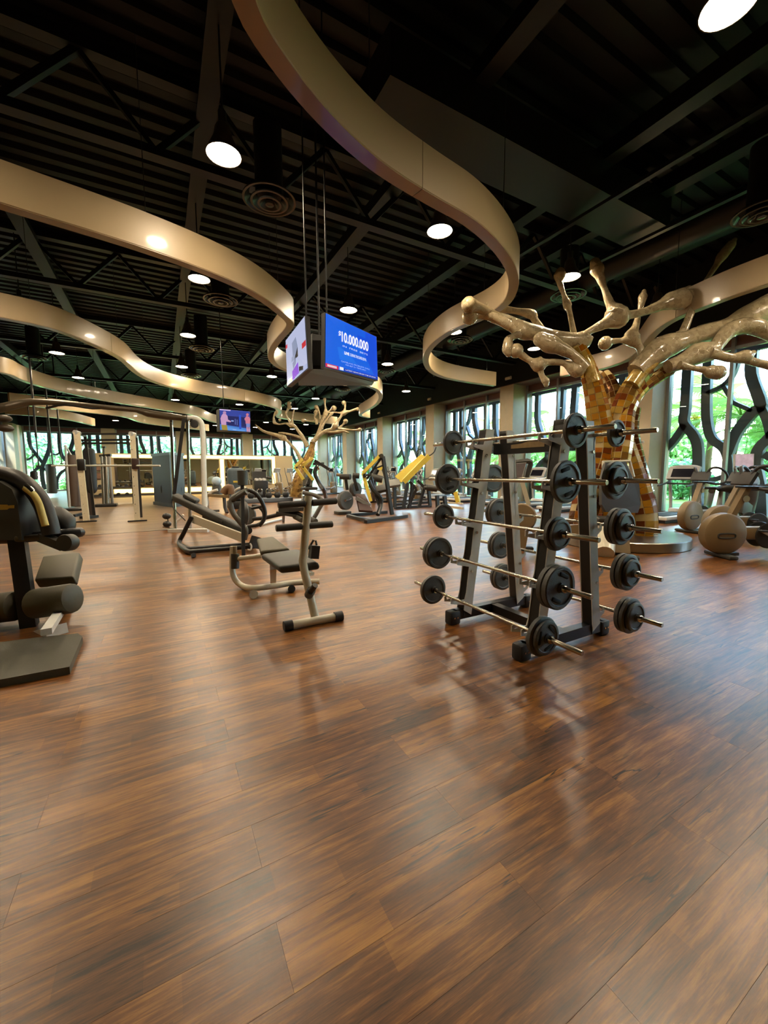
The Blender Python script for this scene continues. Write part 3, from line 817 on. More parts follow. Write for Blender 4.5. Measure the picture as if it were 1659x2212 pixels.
LST = [[(.122, .03, N)], [(.152, .036, G)], [(.124, .034, N), (.105, .03, N)], [(.158, .045, N), (.158, .045, G)], [(.145, .04, N), (.125, .03, SP)]]
RST = [[(.102, .035, N)], [(.15, .04, N), (.108, .03, N)], [(.148, .04, N), (.148, .035, N), (.112, .035, N)], [(.148, .04, N), (.148, .04, N), (.11, .03, N)], [(.146, .04, N), (.146, .035, N), (.118, .035, N)]]
LNM = ('top barbell on the left side of the rack, one thin iron plate each end', 'second barbell from the top on the left side, large plate with grip slots', 'middle barbell on the left side of the rack, two small plates each end', 'fourth barbell from the top on the left side, two thick large plates each end', 'lowest barbell on the left side of the rack, spoked outer plates')
RNM = ('top barbell on the right side of the rack, one small plate each end', 'second barbell from the top on the right side, small plate on a large one', 'middle barbell on the right side of the rack, stepped stack of three plates', 'fourth barbell from the top on the right side of the rack', 'lowest barbell on the right side of the rack, nearest the floor and windows')
NEARL, NEARR = (1.84, 1.86, 1.88, 1.86, 1.88), (1.85, 1.88, 1.90, 1.86, 1.84)
for k in range(5):
    barbell(LEFTX[k], ROWZ[k] + .018, LST[k], LNM[k], near=NEARL[k])
    barbell(RIGHTX[k], ROWZ[k] + .018, RST[k], RNM[k], near=NEARR[k])

# ================================================================== DECLINE BENCH IN THE MIDDLE
t = Thing('decline_bench', 'champagne framed bench with dark olive pad and round leg rollers, alone mid-floor', 'bench', (1.2, 4.2, 0))
FY = 3.6                                                          # plane of the front T foot
fa, fb = PZ(620, 1352, .04), PZ(733, 1331, .04)
fd = (fb - fa).normalized()
t.part('front_foot', MB().cyl(fa, fb, .038, 14), CREAM)
for e, s in ((fa, -1), (fb, 1)): t.part('foot_cap', MB().cyl(e - fd * s * .05, e + fd * s * .03, .048, 14), RUBBER)
pb, pm_, pt = PY(682, 1338, 3.61), PY(654, 1218, 3.78), PY(667, 1072, 3.86)
pole = MB().tube([pb, pb.lerp(pm_, .9), pm_ + V(.003, .01, .03), pm_.lerp(pt, .12), pt], .04, 14, 1)
t.part('post', pole, CREAM)
t.part('post_opening', MB().cyl(pt - V(0, 0, .004), pt + V(0, 0, .003), .032, 14), BLACK)
for (x0, y0), (x1, y1), (x2, y2), (x3, y3) in (((601, 1092), (657, 1086), (671, 1089), (727, 1083)), ((596, 1141), (651, 1136), (664, 1139), (718, 1133))):
    yy = 3.84 if y0 < 1100 else 3.82
    a, b = PY(x0, y0, yy), PY(x3, y3 - 1, yy); d = (b - a); m = a + d * .5
    t.part('roller_axle', MB().cyl(a + d * .03, b - d * .03, .012, 10), CHROME)
    t.part('leg_roller', MB().lathe([(.028, 0), (.034, .006), (.034, (d * .44).length - .006), (.028, (d * .44).length)], a, d, 16), VINYL)
    t.part('leg_roller', MB().lathe([(.028, 0), (.034, .006), (.034, (d * .44).length - .006), (.028, (d * .44).length)], b, -d, 16), VINYL)
# pads: seat and backrest, tilted down towards the rear
def slab(pix, th, ys, r=.03):
    """cushion through four floor-plane-free corners given as pixel + depth"""
    c = [P(x, y, d) for x, y, d in pix]
    n = (c[1] - c[0]).cross(c[3] - c[0]).normalized()
    if n.z < 0: n = -n
    bm = bmesh.new()
    top = [bm.verts.new(q) for q in c]; bot = [bm.verts.new(q - n * th) for q in c]
    bm.faces.new(top); bm.faces.new(bot[::-1])
    for i in range(4): bm.faces.new((top[i], bot[i], bot[(i + 1) % 4], top[(i + 1) % 4]))
    bmesh.ops.recalc_face_normals(bm, faces=bm.faces[:])
    bmesh.ops.bevel(bm, geom=bm.edges[:], offset=r, segments=3, affect='EDGES', profile=.5)
    bm.verts.index_update()
    mb = MB(); mb.add([q.co.copy() for q in bm.verts], [[q.index for q in f.verts] for f in bm.faces]); bm.free()
    return mb
DB = 4.35
t.part('seat_pad', slab([(563, 1196, 4.72), (645, 1184, 4.72), (690, 1214, 4.02), (602, 1223, 4.02)], .085, 0, .035), VINYL)
t.part('back_pad', slab([(553, 1163, 5.25), (590, 1157, 5.25), (626, 1184, 4.80), (561, 1191, 4.80)], .075, 0, .03), OLIVE)
ra, rb = PZ(548, 1270, .07), PZ(634, 1259, .07)
rail = MB().tube([PZ(660, 1262, .07), rb, ra, P(522, 1266, 4.95), P(506, 1248, 5.0), P(502, 1222, 5.02), P(503, 1180, 5.02)], .036, 12, 1)
t.part('base_rail', MB().tube(crom([PZ(690, 1256, .07), rb, PZ(590, 1266, .07), ra, P(524, 1266, 4.98), P(507, 1250, 5.02), P(502, 1225, 5.04), P(503, 1180, 5.04)], 4), .036, 12), CREAM)
t.part('sleeve', MB().cyl(P(508, 1228, 5.03), P(508, 1196, 5.03), .05, 14), DGREY)
t.part('grip_knob', MB().cyl(P(507, 1196, 5.03), P(507, 1180, 5.03), .028, 12), TAN)
t.part('crossbar', MB().cyl(P(515, 1207, 5.03), P(566, 1200, 4.9), .03, 10), CREAM)
t.part('pad_support', MB().bar(PZ(590, 1255, .07), P(590, 1225, 4.45), .07, .06), SILVER)
t.part('pad_support', MB().bar(P(675, 1240, 4.0), P(640, 1222, 4.2), .04, .03), SILVER)
t.part('rear_foot', MB().cyl(PZ(548, 1284, 0), PZ(548, 1284, .05), .05, 12), CREAM)
t.part('rear_foot', MB().cyl(PZ(630, 1272, 0), PZ(630, 1272, .05), .045, 12), RUBBER)
t.part('side_handle', MB().tube([P(666, 1186, 4.05), P(677, 1167, 4.05), P(682, 1168, 4.05), P(684, 1178, 4.05)], .011, 8), BLACK)
t.part('handle_sleeve', MB().bar(P(680, 1178, 4.04), P(677, 1206, 4.04), .085, .085, (1, 0, 0)), BLACK)
t.part('adjuster_knob', MB().cyl(P(667, 1285, 3.72), P(672, 1276, 3.66), .042, 14).cyl(P(672, 1276, 3.66), P(681, 1264, 3.62), .027, 12), DGREY)

# ================================================================== LEG MACHINE AT THE LEFT EDGE
t = Thing('leg_machine', 'dark leg machine with domed weight cover and yellow grip at the left edge', 'exercise machine', (-1.1, 3.9, 0))
foot = [PZ(q[0], q[1], .055) for q in ((-60, 1476), (0, 1468), (150, 1440), (178, 1375), (168, 1368), (88, 1376), (-60, 1394))]
bp = MB()
n = len(foot); o = 0
bp.v += [q.copy() for q in foot] + [V(q.x, q.y, 0) for q in foot]
bp.f += [tuple(range(n)), tuple(range(n, 2 * n))[::-1]] + [(i, (i + 1) % n, n + (i + 1) % n, n + i) for i in range(n)]
t.part('base_plate', bp, mat('base_grey', '4c4a3e', 0.55, bump=.15), ang=0)
DL = 3.85
t.part('post', MB().bar(P(68, 1378, DL - .02), P(36, 1150, DL), .14, .12), BLACK, ang=0)
t.part('post_foot', MB().rbox(P(72, 1382, DL - .05), (.36, .2, .03), .01), DGREY)
for a, b in (((-40, 1318), (40, 1308)), ((70, 1305), (162, 1291))):
    A, B = P(*a, DL - .05), P(*b, DL - .05); L = (B - A).length
    t.part('roller_pad', MB().lathe([(.10, 0), (.135, .02), (.14, .04), (.14, L - .04), (.135, L - .02), (.10, L)], A, B - A, 20), OLIVE)
t.part('seat_pad', slab([(92, 1201, 4.6), (171, 1192, 4.55), (158, 1246, 4.05), (73, 1252, 4.1)], .11, 0, .02), OLIVE)
t.part('frame_rail', MB().bar(PZ(100, 1365, .2), P(150, 1290, 4.5), .07, .05).bar(P(90, 1372, 3.8), PZ(124, 1365, .03), .16, .12), SILVER, ang=0)
t.part('seat_bracket', MB().bar(P(125, 1235, 4.35) - V(0, 0, .08), P(128, 1318, 4.3), .09, .09), SILVER, ang=0)
# domed weight cover: a thick half round shell with an arched tube over it
dm = [(-70, 1165), (-70, 1060), (-20, 1036), (20, 1040), (50, 1058), (62, 1085), (72, 1165)]
A0 = DL + .02
cov = MB(); cen = [P(x, y, A0) for x, y in dm]; nv = Vector(fw)
cov.v += [q - nv * .12 for q in cen] + [q + nv * .22 for q in cen]; n = len(cen)
cov.f += [tuple(range(n)), tuple(range(n, 2 * n))[::-1]] + [(i, (i + 1) % n, n + (i + 1) % n, n + i) for i in range(n)]
t.part('weight_cover', cov, DGREY)
t.part('cover_arch', MB().tube([P(-80, 1030, A0), P(-20, 1023, A0), P(30, 1030, A0), P(68, 1056, A0), P(92, 1090, A0), P(106, 1130, A0), P(112, 1156, A0)], .075, 14, 4), mat('arch_brown_black', '2a2421', 0.45))
t.part('top_bar', MB().tube([P(-60, 1165, A0), P(30, 1163, A0), P(150, 1152, A0 + .1), P(172, 1150, A0 + .2)], .05, 12, 2), BLACK)
t.part('yellow_grip', MB().tube([P(55, 1054, A0 - .1), P(70, 1066, A0 - .1), P(82, 1084, A0 - .1), P(90, 1108, A0 - .1), P(98, 1136, A0 - .1)], .03, 12, 3), PALEY)
t.part('grip_end', MB().tube([P(56, 1050, A0 - .1), P(61, 1053, A0 - .1), P(72, 1064, A0 - .1)], .026, 12), CHROME)
lg = MB()
c0 = [P(x, y, A0 - .135) for x, y in ((-40, 1090), (16, 1090), (18, 1092), (31, 1091), (31, 1098), (20, 1098), (16, 1101), (-40, 1102))]
lg.v += c0 + [q - nv * .004 for q in c0]; n = len(c0); lg.f += [tuple(range(n, 2 * n))] + [(i, (i + 1) % n, n + (i + 1) % n, n + i) for i in range(n)]
t.part('yellow_badge', lg, mat('badge_yellow', 'b8962a', 0.5), ang=0)
t.part('arm_pad', MB().tube([P(98, 1120, A0 + .25), P(120, 1118, A0 + .25), P(140, 1130, A0 + .22), P(146, 1148, A0 + .2)], [.11, .12, .10, .06], 14, 3), VINYL)
t.part('crank_arm', MB().bar(P(90, 1160, A0), P(140, 1180, A0 - .05), .08, .08).cyl(P(140, 1158, A0), P(146, 1172, A0), .02, 8), DGREY)
ca = P(147, 1172, A0 - .06)
t.part('counterweight', MB().lathe([(.0001, -.05), (.075, -.05), (.08, -.04), (.08, .04), (.075, .05), (.0001, .05)], ca, tuple(-fw), 20), DGREY)
t.part('under_pad', MB().rbox(P(66, 1160, A0), (.2, .2, .06), .02), OLIVE)

# ================================================================== BLACK PLATE-LOADED PRESS (behind the bench)
D0 = 7.55
DIR = (PZ(545, 1183, .05) - PZ(412, 1196, .05)).normalized()
t = Thing('incline_press', 'black inclined press machine with long padded back and champagne side beam', 'exercise machine', (1.0, 7.3, 0))
t.part('backrest', slab([(372, 1067, 8.55), (384, 1064, 8.9), (541, 1140, 7.75), (527, 1140, 7.35)], .15, 0, .045), VINYL)
t.part('head_cushion', slab([(396, 1065, 8.5), (404, 1062, 8.8), (433, 1078, 8.6), (424, 1080, 8.25)], .09, 0, .03), VINYL)
t.part('side_beam', MB().bar(P(418, 1121, 8.0), P(528, 1163, 7.15), .05, .16), CREAM, ang=0)
t.part('back_bracket', MB().bar(P(443, 1115, 8.2), P(486, 1133, 7.7), .12, .14), BLACK, ang=0)
fr = MB()
for dd in (0, .45):
    a, b, c = P(414, 1116, 7.95 + dd), P(387, 1172, 7.95 + dd), PZ(402, 1192 - dd * 14, .06)
    fr.tube([a, a.lerp(b, .6), b, c.lerp(b, .35), c + DIR * .05, PZ(430, 1190 - dd * 14, .06), PZ(552, 1180 - dd * 10, .07)], .042, 12, 3)
t.part('frame_tube', fr, BLACK)
t.part('frame_end', MB().bar(PZ(548, 1183, .09), P(556, 1160, 7.3), .14, .16), BLACK, ang=0)
t.part('floor_foot', MB().cyl(PZ(418, 1202, 0), PZ(418, 1199, .05), .04, 10), RUBBER)
t.part('upright_pole', MB().bar(PZ(526, 1203, .0), P(523, 1045, 7.0), .055, .055), BLACK, ang=0)
t.part('foam_roll', MB().lathe([(.06, -.13), (.085, -.125), (.085, .125), (.06, .13)], P(524, 1032, 7.0), (0, 0, 1), 18), DGREY)
t.part('lever_arm', MB().tube([P(536, 1058, 7.0), P(515, 1068, 6.95), P(500, 1080, 6.95), P(499, 1095, 6.95), P(506, 1112, 6.95), P(522, 1132, 6.98), P(532, 1146, 7.0), P(528, 1165, 7.02)], .045, 12, 4), mat('lever_grey', '55534d', 0.4))
t.part('lever_hoop', MB().tube([P(536, 1058, 7.05), P(552, 1066, 7.1), P(565, 1083, 7.15), P(572, 1104, 7.2), P(570, 1122, 7.2), P(560, 1136, 7.2)], .036, 12, 4), BLACK)
t.part('lever_grip', MB().cyl(P(500, 1082, 6.95), P(532, 1062, 6.9), .04, 12), DGREY)
t.part('weight_plate', disc(MB(), P(527, 1108, 7.6), tuple(DIR), .22, .1, 28), IRON)
t.part('weight_horn', MB().cyl(P(545, 1098, 7.5), P(570, 1093, 7.3), .028, 10), BLACK)
t.part('pivot', MB().cyl(P(536, 1146, 7.0), P(536, 1146, 7.3), .07, 14), BLACK)
t.part('cable', MB().tube([P(372, 1078, 8.3), P(372, 1092, 8.3), P(382, 1106, 8.2), P(400, 1124, 8.0)], .012, 6, 4), BLACK)
t.part('wire_hook', MB().tube([P(535, 1187, 7.0), P(541, 1188, 7.0), P(543, 1180, 7.0), P(540, 1174, 7.0)], .015, 8, 3), SILVER)

# lying leg curl behind it
t = Thing('leg_curl_bench', 'low black leg curl machine with round tube hoop, behind the olive padded bench', 'exercise machine', (2.9, 9.0, 0))
dq = 9.4
t.part('pad', MB().bar(P(603, 1102, dq), P(660, 1098, dq + .1), .35, .09), VINYL)
t.part('pad', MB().bar(P(597, 1107, dq - .1), P(640, 1114, dq), .25, .06), VINYL)
t.part('frame_tube', MB().tube([P(548, 1121, dq + .4), P(575, 1118, dq + .2), P(605, 1111, dq), P(632, 1107, dq), P(650, 1112, dq), P(668, 1125, dq)], .05, 10, 4), BLACK)
t.part('weight_plate', disc(MB(), P(532, 1113, dq + .5), tuple(fw), .24, .08, 24), IRON)
t.part('hoop', MB().tube([P(545, 1092, dq + .2), P(560, 1095, dq + .2), P(570, 1108, dq + .2), P(568, 1125, dq + .2), P(556, 1134, dq + .2), P(535, 1137, dq + .2)], .045, 10, 4), BLACK)
t.part('swing_arm', MB().tube([P(655, 1064, dq), P(680, 1070, dq), P(697, 1082, dq), P(690, 1098, dq), P(676, 1122, dq), P(665, 1130, dq)], .05, 10, 4), mat('lever_grey', '', 0))
t.part('ankle_roll', MB().cyl(P(637, 1116, dq), P(652, 1124, dq - .2), .06, 14), DGREY)
t.part('ankle_roll', MB().cyl(P(668, 1120, dq), P(682, 1126, dq - .2), .06, 14), DGREY)
t.part('floor_rail', MB().tube([PZ(535, 1141, .04), PZ(580, 1128, .04), PZ(614, 1120, .04)], .035, 8), SILVER)
t.part('leg', MB().cyl(P(613, 1110, dq), PZ(612, 1127, .0), .035, 8), BLACK)

# ================================================================== CARDIO MACHINES BY THE WINDOWS
def make_bike(label, loc, rz):
    """upright bike, front wheel housing at the origin, saddle towards +x"""
    t = Thing('exercise_bike', label, 'exercise bike', loc, rz, 'upright exercise bikes', local=True)
    t.part('wheel_housing', MB().lathe([(.0001, -.1), (.30, -.1), (.335, -.075), (.345, -.03), (.345, .03), (.335, .075), (.30, .1), (.0001, .1)], (0, 0, .40), (0, 1, 0), 36), TAN)
    for s in (-1, 1):
        t.part('oval_badge', MB().tube([(.0 + .10 * c, s * .101, .37 + .035 * q) for c, q in ((-1, 1), (1, 1), (1.35, 0), (1, -1), (-1, -1), (-1.35, 0))], .014, 6, 4, True), DGREY)
    t.part('rear_beam', MB().rbox((.62, 0, .40), (.95, .15, .19), .03), TAN)
    t.part('beam_top', MB().rbox((.55, 0, .50), (.55, .13, .03), .012), PALE)
    for s in (-1, 1):
        t.part('crank_disc', MB().lathe([(.0001, 0), (.2, 0), (.215, .012), (.2, .025), (.0001, .025)], (.66, s * .085, .38), (0, s, 0), 26), BLACK)
        t.part('crank_arm', MB().bar((.66, s * .125, .38), (.66 + s * .15, s * .125, .38 - s * .08), .03, .04), PALE)
        t.part('pedal', MB().rbox((.66 + s * .16, s * .19, .38 - s * .085), (.12, .1, .03), .01), RUBBER)
    t.part('front_foot', MB().rbox((.0, 0, .035), (.14, .58, .06), .02).bar((0, 0, .04), (.25, 0, .06), .12, .05), DGREY)
    t.part('rear_foot', MB().rbox((1.2, 0, .035), (.1, .5, .06), .02).bar((1.0, 0, .34), (1.2, 0, .05), .09, .06), DGREY)
    t.part('head_post', MB().bar((.10, 0, .66), (.33, 0, 1.17), .085, .11, (0, 1, 0)), TAN, ang=0)
    t.part('post_collar', MB().bar((.07, 0, .60), (.12, 0, .70), .11, .14, (0, 1, 0)), mat('collar_brown', '33211c', .5), ang=0)
    t.part('console', MB().box((.28, 0, 1.31), (.05, .38, .22), Matrix.Rotation(R(28), 3, 'Y')), BLACK, ang=0)
    t.part('console_screen', MB().box((.312, 0, 1.325), (.012, .32, .17), Matrix.Rotation(R(28), 3, 'Y')), mat('console_screen_blue', '4e5f80', 0.12, emit='8fa4cc', es=.25), ang=0)
    t.part('console_tray', MB().rbox((.40, 0, 1.17), (.26, .34, .035), .012), BLACK)
    for s in (-1, 1):
        t.part('handlebar', MB().tube([(.34, s * .1, 1.17), (.5, s * .26, 1.13), (.64, s * .33, 1.2), (.64, s * .33, 1.36), (.50, s * .27, 1.49), (.36, s * .18, 1.50), (.31, s * .1, 1.38)], .027, 8, 4), BLACK)
        t.part('grip_end', MB().tube([(.5, s * .22, 1.14), (.7, s * .27, 1.12), (.78, s * .24, 1.13)], .026, 8, 3), RUBBER)
    t.part('seat_post', MB().cyl((.98, 0, .45), (1.08, 0, .98), .04, 12), PALE)
    sd = MB().tube([(.88, 0, 1.0), (1.02, 0, 1.02), (1.14, 0, 1.03), (1.2, 0, 1.03)], [.05, .08, .14, .10], 12, 3)
    for q in sd.v: q.z = 1.0 + (q.z - 1.01) * .42
    t.part('saddle', sd, VINYL)
    t.part('flywheel_cap', MB().cyl((.28, -.075, .98), (.28, .075, .98), .055, 14), CHROME)
    return t
b1 = PZ(1543, 1198, 0)
bk = make_bike('tan upright exercise bike nearest the camera, cut by the right edge', (8.15, 3.05, 0), R(-32))
bk2 = dup(bk, (9.9, 3.75, 0), R(-30), 'tan upright exercise bike, second from the camera, half behind the nearest one')
bk3 = dup(bk, tuple(PZ(1488, 1150, 0)), R(-8), 'pale sided upright exercise bike turned towards the tree, in front of the white treadmill')

def make_treadmill():
    t = Thing('treadmill', 'x', 'treadmill', local=True, group='treadmills in a row facing the right windows')
    t.part('deck', MB().rbox((0, -.1, .14), (.84, 1.95, .1), .03), mat('treadmill_white', 'c9cbca', .35))
    t.part('running_belt', MB().rbox((0, -.16, .196), (.54, 1.62, .02), .006), RUBBER)
    t.part('motor_cover', MB().rbox((0, .82, .23), (.8, .42, .16), .06), mat('treadmill_white', '', 0))
    t.part('undercarriage', MB().box((0, -.1, .05), (.7, 1.8, .09)), BLACK, ang=0)
    for s in (-1, 1):
        t.part('upright', MB().tube([(s * .38, .78, .2), (s * .38, .72, .7), (s * .36, .56, 1.2)], .045, 10, 3), PALE)
        t.part('handrail', MB().tube([(s * .36, .56, 1.12), (s * .37, .30, 1.05), (s * .37, -.05, 1.0)], .028, 8, 3), DGREY)
    t.part('console', MB().box((0, .55, 1.36), (.80, .10, .40), Matrix.Rotation(R(-28), 3, 'X')), mat('treadmill_console', '8f908e', .35), ang=0)
    t.part('console_screen', MB().box((0, .492, 1.375), (.56, .012, .27), Matrix.Rotation(R(-28), 3, 'X')), SCRN, ang=0)
    t.part('console_crown', MB().tube([(-.40, .62, 1.52), (-.2, .66, 1.57), (.2, .66, 1.57), (.40, .62, 1.52)], .035, 8, 3), PALE)
    t.part('front_bar', MB().cyl((-.36, .42, 1.06), (.36, .42, 1.06), .025, 10), RUBBER)
    return t
tm = make_treadmill()
TN = ('nearest', 'second', 'third', 'fourth', 'fifth', 'sixth', 'seventh', 'eighth', 'ninth', 'tenth', 'eleventh')
for i in range(11):
    loc = (12.95, 6.1 + 1.75 * i, 0); lb = 'white treadmill facing the right windows, %s from the camera in the row' % TN[i]
    if i == 0: tm.o.location = loc; tm.o.rotation_euler.z = R(-90); tm.o['label'] = lb
    else: dup(tm, loc, R(-90), lb)

def make_elliptical():
    t = Thing('elliptical_trainer', 'x', 'elliptical', local=True, group='elliptical trainers')
    t.part('drive_housing', MB().rbox((0, .62, .45), (.22, .62, .75), .1, seg=3), TAN)
    t.part('housing_badge', MB().rbox((.112, .62, .5), (.01, .1, .22), .004).rbox((-.112, .62, .5), (.01, .1, .22), .004), PALE)
    t.part('base_frame', MB().rbox((0, 0, .06), (.16, 1.9, .09), .02).rbox((0, -.9, .05), (.6, .12, .08), .02).rbox((0, .9, .05), (.6, .12, .08), .02), DGREY)
    t.part('mast', MB().tube([(0, .62, .8), (0, .56, 1.2), (0, .48, 1.45)], .05, 10, 3), PALE)
    t.part('console', MB().box((0, .42, 1.55), (.44, .06, .3), Matrix.Rotation(R(-25), 3, 'X')), PALE, ang=0)
    t.part('console_screen', MB().box((0, .383, 1.56), (.34, .012, .2), Matrix.Rotation(R(-25), 3, 'X')), SCRN, ang=0)
    for s in (-1, 1):
        t.part('foot_rail', MB().tube([(s * .17, .55, .42 + s * .1), (s * .17, -.2, .3 + s * .04), (s * .17, -.9, .3)], .035, 8, 2), PALE)
        t.part('foot_plate', MB().rbox((s * .2, -.2, .36 + s * .04), (.17, .4, .04), .015), RUBBER)
        t.part('swing_handle', MB().tube([(s * .2, .55, .55), (s * .27, .44, 1.1), (s * .27, .3, 1.42), (s * .24, .2, 1.72)], .022, 8, 4), mat('handle_grey_brown', '4a4440', .4))
    return t
el = make_elliptical()
EL = [(10.6, 16.4, -70, 'tan housed elliptical beside the far end of the treadmill row'), (10.5, 18.4, -70, 'elliptical with raised handles left of the tan housed one'), (9.3, 24.2, -60, 'elliptical behind the far mosaic tree, right of its trunk'),
      (6.2, 25.6, 200, 'first elliptical in front of the mirror wall, near the yellow light strip'), (5.2, 26.4, 200, 'second elliptical in front of the mirror wall'), (4.1, 27.0, 200, 'third elliptical in front of the mirror wall, beside the light strip'), (7.3, 26.6, 200, 'elliptical at the right end of the mirror wall')]
for i, (x, y, a, lb) in enumerate(EL):
    if i == 0: el.o.location = (x, y, 0); el.o.rotation_euler.z = R(a); el.o['label'] = lb
    else: dup(el, (x, y, 0), R(a), lb)

# recumbent bike between rack and tree
t = Thing('recumbent_bike', 'tan recumbent bike with dark high backrest, behind the barbell rack', 'exercise bike', (6.5, 4.7, 0))
hc = P(1126, 1118, 7.55); axr = tuple(fw * .9 + RT * .2)
t.part('wheel_housing', MB().lathe([(.0001, -.09), (.24, -.09), (.27, -.05), (.27, .05), (.24, .09), (.0001, .09)], hc, axr, 30), TAN)
t.part('housing_skirt', MB().bar(P(1128, 1125, 7.55), P(1118, 1182, 7.55), .2, .3, tuple(fw)), TAN, ang=0)
t.part('front_foot', MB().rbox(P(1122, 1184, 7.5), (.5, .12, .07), .03, Matrix.Rotation(R(-40), 3, 'Z')), RUBBER)
t.part('console_post', MB().bar(P(1142, 1090, 7.55), P(1128, 1042, 7.55), .1, .08), CREAM, ang=0)
t.part('console_arm', MB().bar(P(1103, 1050, 7.6), P(1118, 1090, 7.6), .03, .04), PALE, ang=0)
def screen(t, pix, d, th, m, frame, name='console', sub='console_screen'):
    c = [P(x, y, d + k) for (x, y), k in pix]; n = (c[1] - c[0]).cross(c[3] - c[0]).normalized()
    if n.dot(Vector(fw)) > 0: n = -n
    mid = sum(c, Vector()) / 4; big = [mid + (q - mid) * 1.07 for q in c]
    mb = MB(); mb.add([q - n * .003 for q in big] + [q - n * th for q in big], [(0, 1, 2, 3), (7, 6, 5, 4), (0, 4, 5, 1), (1, 5, 6, 2), (2, 6, 7, 3), (3, 7, 4, 0)])
    p = t.part(name, mb, frame, ang=0)
    s = MB(); s.add([q for q in c] + [q - n * .004 for q in c], [(0, 1, 2, 3), (0, 4, 5, 1), (1, 5, 6, 2), (2, 6, 7, 3), (3, 7, 4, 0)])
    t.part(sub, s, m, p, ang=0)
    return p
screen(t, (((1100, 1003), 0), ((1136, 1000), 0), ((1126, 1034), 0), ((1095, 1034), 0)), 7.55, .06, mat('pale_screen', '6c6466', .15), PALE)
t.part('console_back', MB().tube([P(1106, 1000, 7.6), P(1140, 996, 7.6), P(1146, 1003, 7.62), P(1138, 1030, 7.65), P(1152, 1040, 7.65)], .05, 8, 2), DGREY)
sb = [P(x, y, d) for x, y, d in ((1308, 1000, 7.2), (1352, 997, 7.3), (1366, 1030, 7.3), (1381, 1046, 7.3), (1384, 1090, 7.25), (1378, 1108, 7.2), (1310, 1106, 7.1), (1300, 1090, 7.1), (1299, 1040, 7.15))]
bk_ = MB(); n = len(sb); off = Vector(fw) * .09
bk_.v = sb + [q + off for q in sb]; bk_.f = [tuple(range(n)), tuple(range(n, 2 * n))[::-1]] + [(i, (i + 1) % n, n + (i + 1) % n, n + i) for i in range(n)]
t.part('backrest', bk_, mat('backrest_brown_black', '2e2823', .5), ang=0)
t.part('backrest_frame', MB().tube([P(1303, 1035, 7.25), P(1303, 998, 7.3), P(1360, 996, 7.4), P(1368, 1030, 7.4)], .03, 8), CREAM)
t.part('seat_cushion', MB().rbox(P(1312, 1122, 7.1), (.45, .4, .09), .03, Matrix.Rotation(R(-35), 3, 'Z')), VINYL)
t.part('seat_rail', MB().bar(P(1330, 1140, 7.1), P(1150, 1150, 7.5), .14, .2), TAN, ang=0)
t.part('rear_leg', MB().bar(P(1334, 1120, 7.1), PZ(1340, 1196, .02), .26, .16, tuple(fw)), TAN, ang=0)
t.part('rear_housing', MB().tube([P(1306, 1135, 7.0), P(1306, 1165, 7.0), PZ(1306, 1196, .06)], [.1, .17, .15], 14, 2), CREAM)
t.part('rear_foot', MB().tube([PZ(1345, 1204, .05), PZ(1380, 1206, .05)], .045, 10), DGREY)

# a second recumbent further right, only its pads seen between the bikes
t = Thing('upright_seat_bike', 'grey seated bike with a screen on a stalk, at the window behind the nearest bikes', 'exercise bike', (12.5, 3.6, 0))
dz = 9.6
t.part('column', MB().tube([PZ(1610, 1112, .0), P(1612, 1070, dz), P(1612, 1040, dz)], [.2, .22, .24], 14, 2), MGREY)
t.part('saddle', MB().tube([P(1552, 1056, dz), P(1570, 1054, dz), P(1596, 1060, dz), P(1594, 1075, dz)], [.06, .1, .16, .12], 12, 3), VINYL)
t.part('seat_flap', MB().rbox(P(1543, 1054, dz), (.42, .24, .06), .02), DGREY)
t.part('seat_post', MB().cyl(P(1538, 1060, dz), PZ(1530, 1100, .05), .07, 12), PALE)
t.part('seat_post', MB().cyl(P(1578, 1070, dz), PZ(1578, 1105, .0), .05, 12), PALE)
t.part('base', MB().rbox((PZ(1580, 1105, .05)), (1.0, .8, .1), .03), DGREY)
screen(t, (((1589, 982), 0), ((1628, 981), 0), ((1627, 1014), 0), ((1589, 1014), 0)), 9.4, .05, mat('scenery_screen', 'a99aa8', .15, emit='c0a8b4', es=.35, var=.6, scale=9), PALE, 'screen_frame', 'screen')
t.part('screen_stalk', MB().cyl(P(1608, 1016, 9.45), P(1611, 1045, 9.55), .03, 8), PALE)
t.part('fold_panel', MB().rbox(P(1612, 1100, 9.3), (.5, .06, .34), .02, Matrix.Rotation(R(20), 3, 'Y')), DGREY)

# ================================================================== YELLOW PLATE-LOADED MACHINES
def ybar(t, pts, w, h, name='yellow_arm', m=None):
    mb = MB()
    for a, b in zip(pts, pts[1:]): mb.bar(a, b, w, h, tuple(fw))
    return t.part(name, mb, m or YELLOW, ang=0)
d = 12.6
t = Thing('chest_press', 'black chest press with long bent yellow lever arm, right of the bench', 'exercise machine', PZ(815, 1120, 0))
ybar(t, [P(820, 985, d), P(784, 1022, d), P(801, 1083, d)], .1, .17)
t.part('lever_pivot', MB().cyl(P(788, 1027, d - .15), P(788, 1027, d + .1), .06, 14).cyl(P(789, 1027, d - .14), P(802, 1025, d - .1), .03, 8), BLACK)
t.part('strut', MB().bar(P(827, 986, d + .1), P(847, 1112, d + .3), .1, .1), BLACK, ang=0)
t.part('strut', MB().bar(P(824, 988, d + .1), P(792, 1035, d + .1), .07, .07).bar(P(808, 1013, d + .1), P(828, 1005, d + .15), .05, .05), BLACK, ang=0)
t.part('top_pivot', MB().cyl(P(824, 985, d - .1), P(824, 985, d + .25), .07, 14), DGREY)
t.part('pivot_bolt', MB().cyl(P(820, 984, d - .13), P(820, 984, d - .09), .03, 10), CHROME)
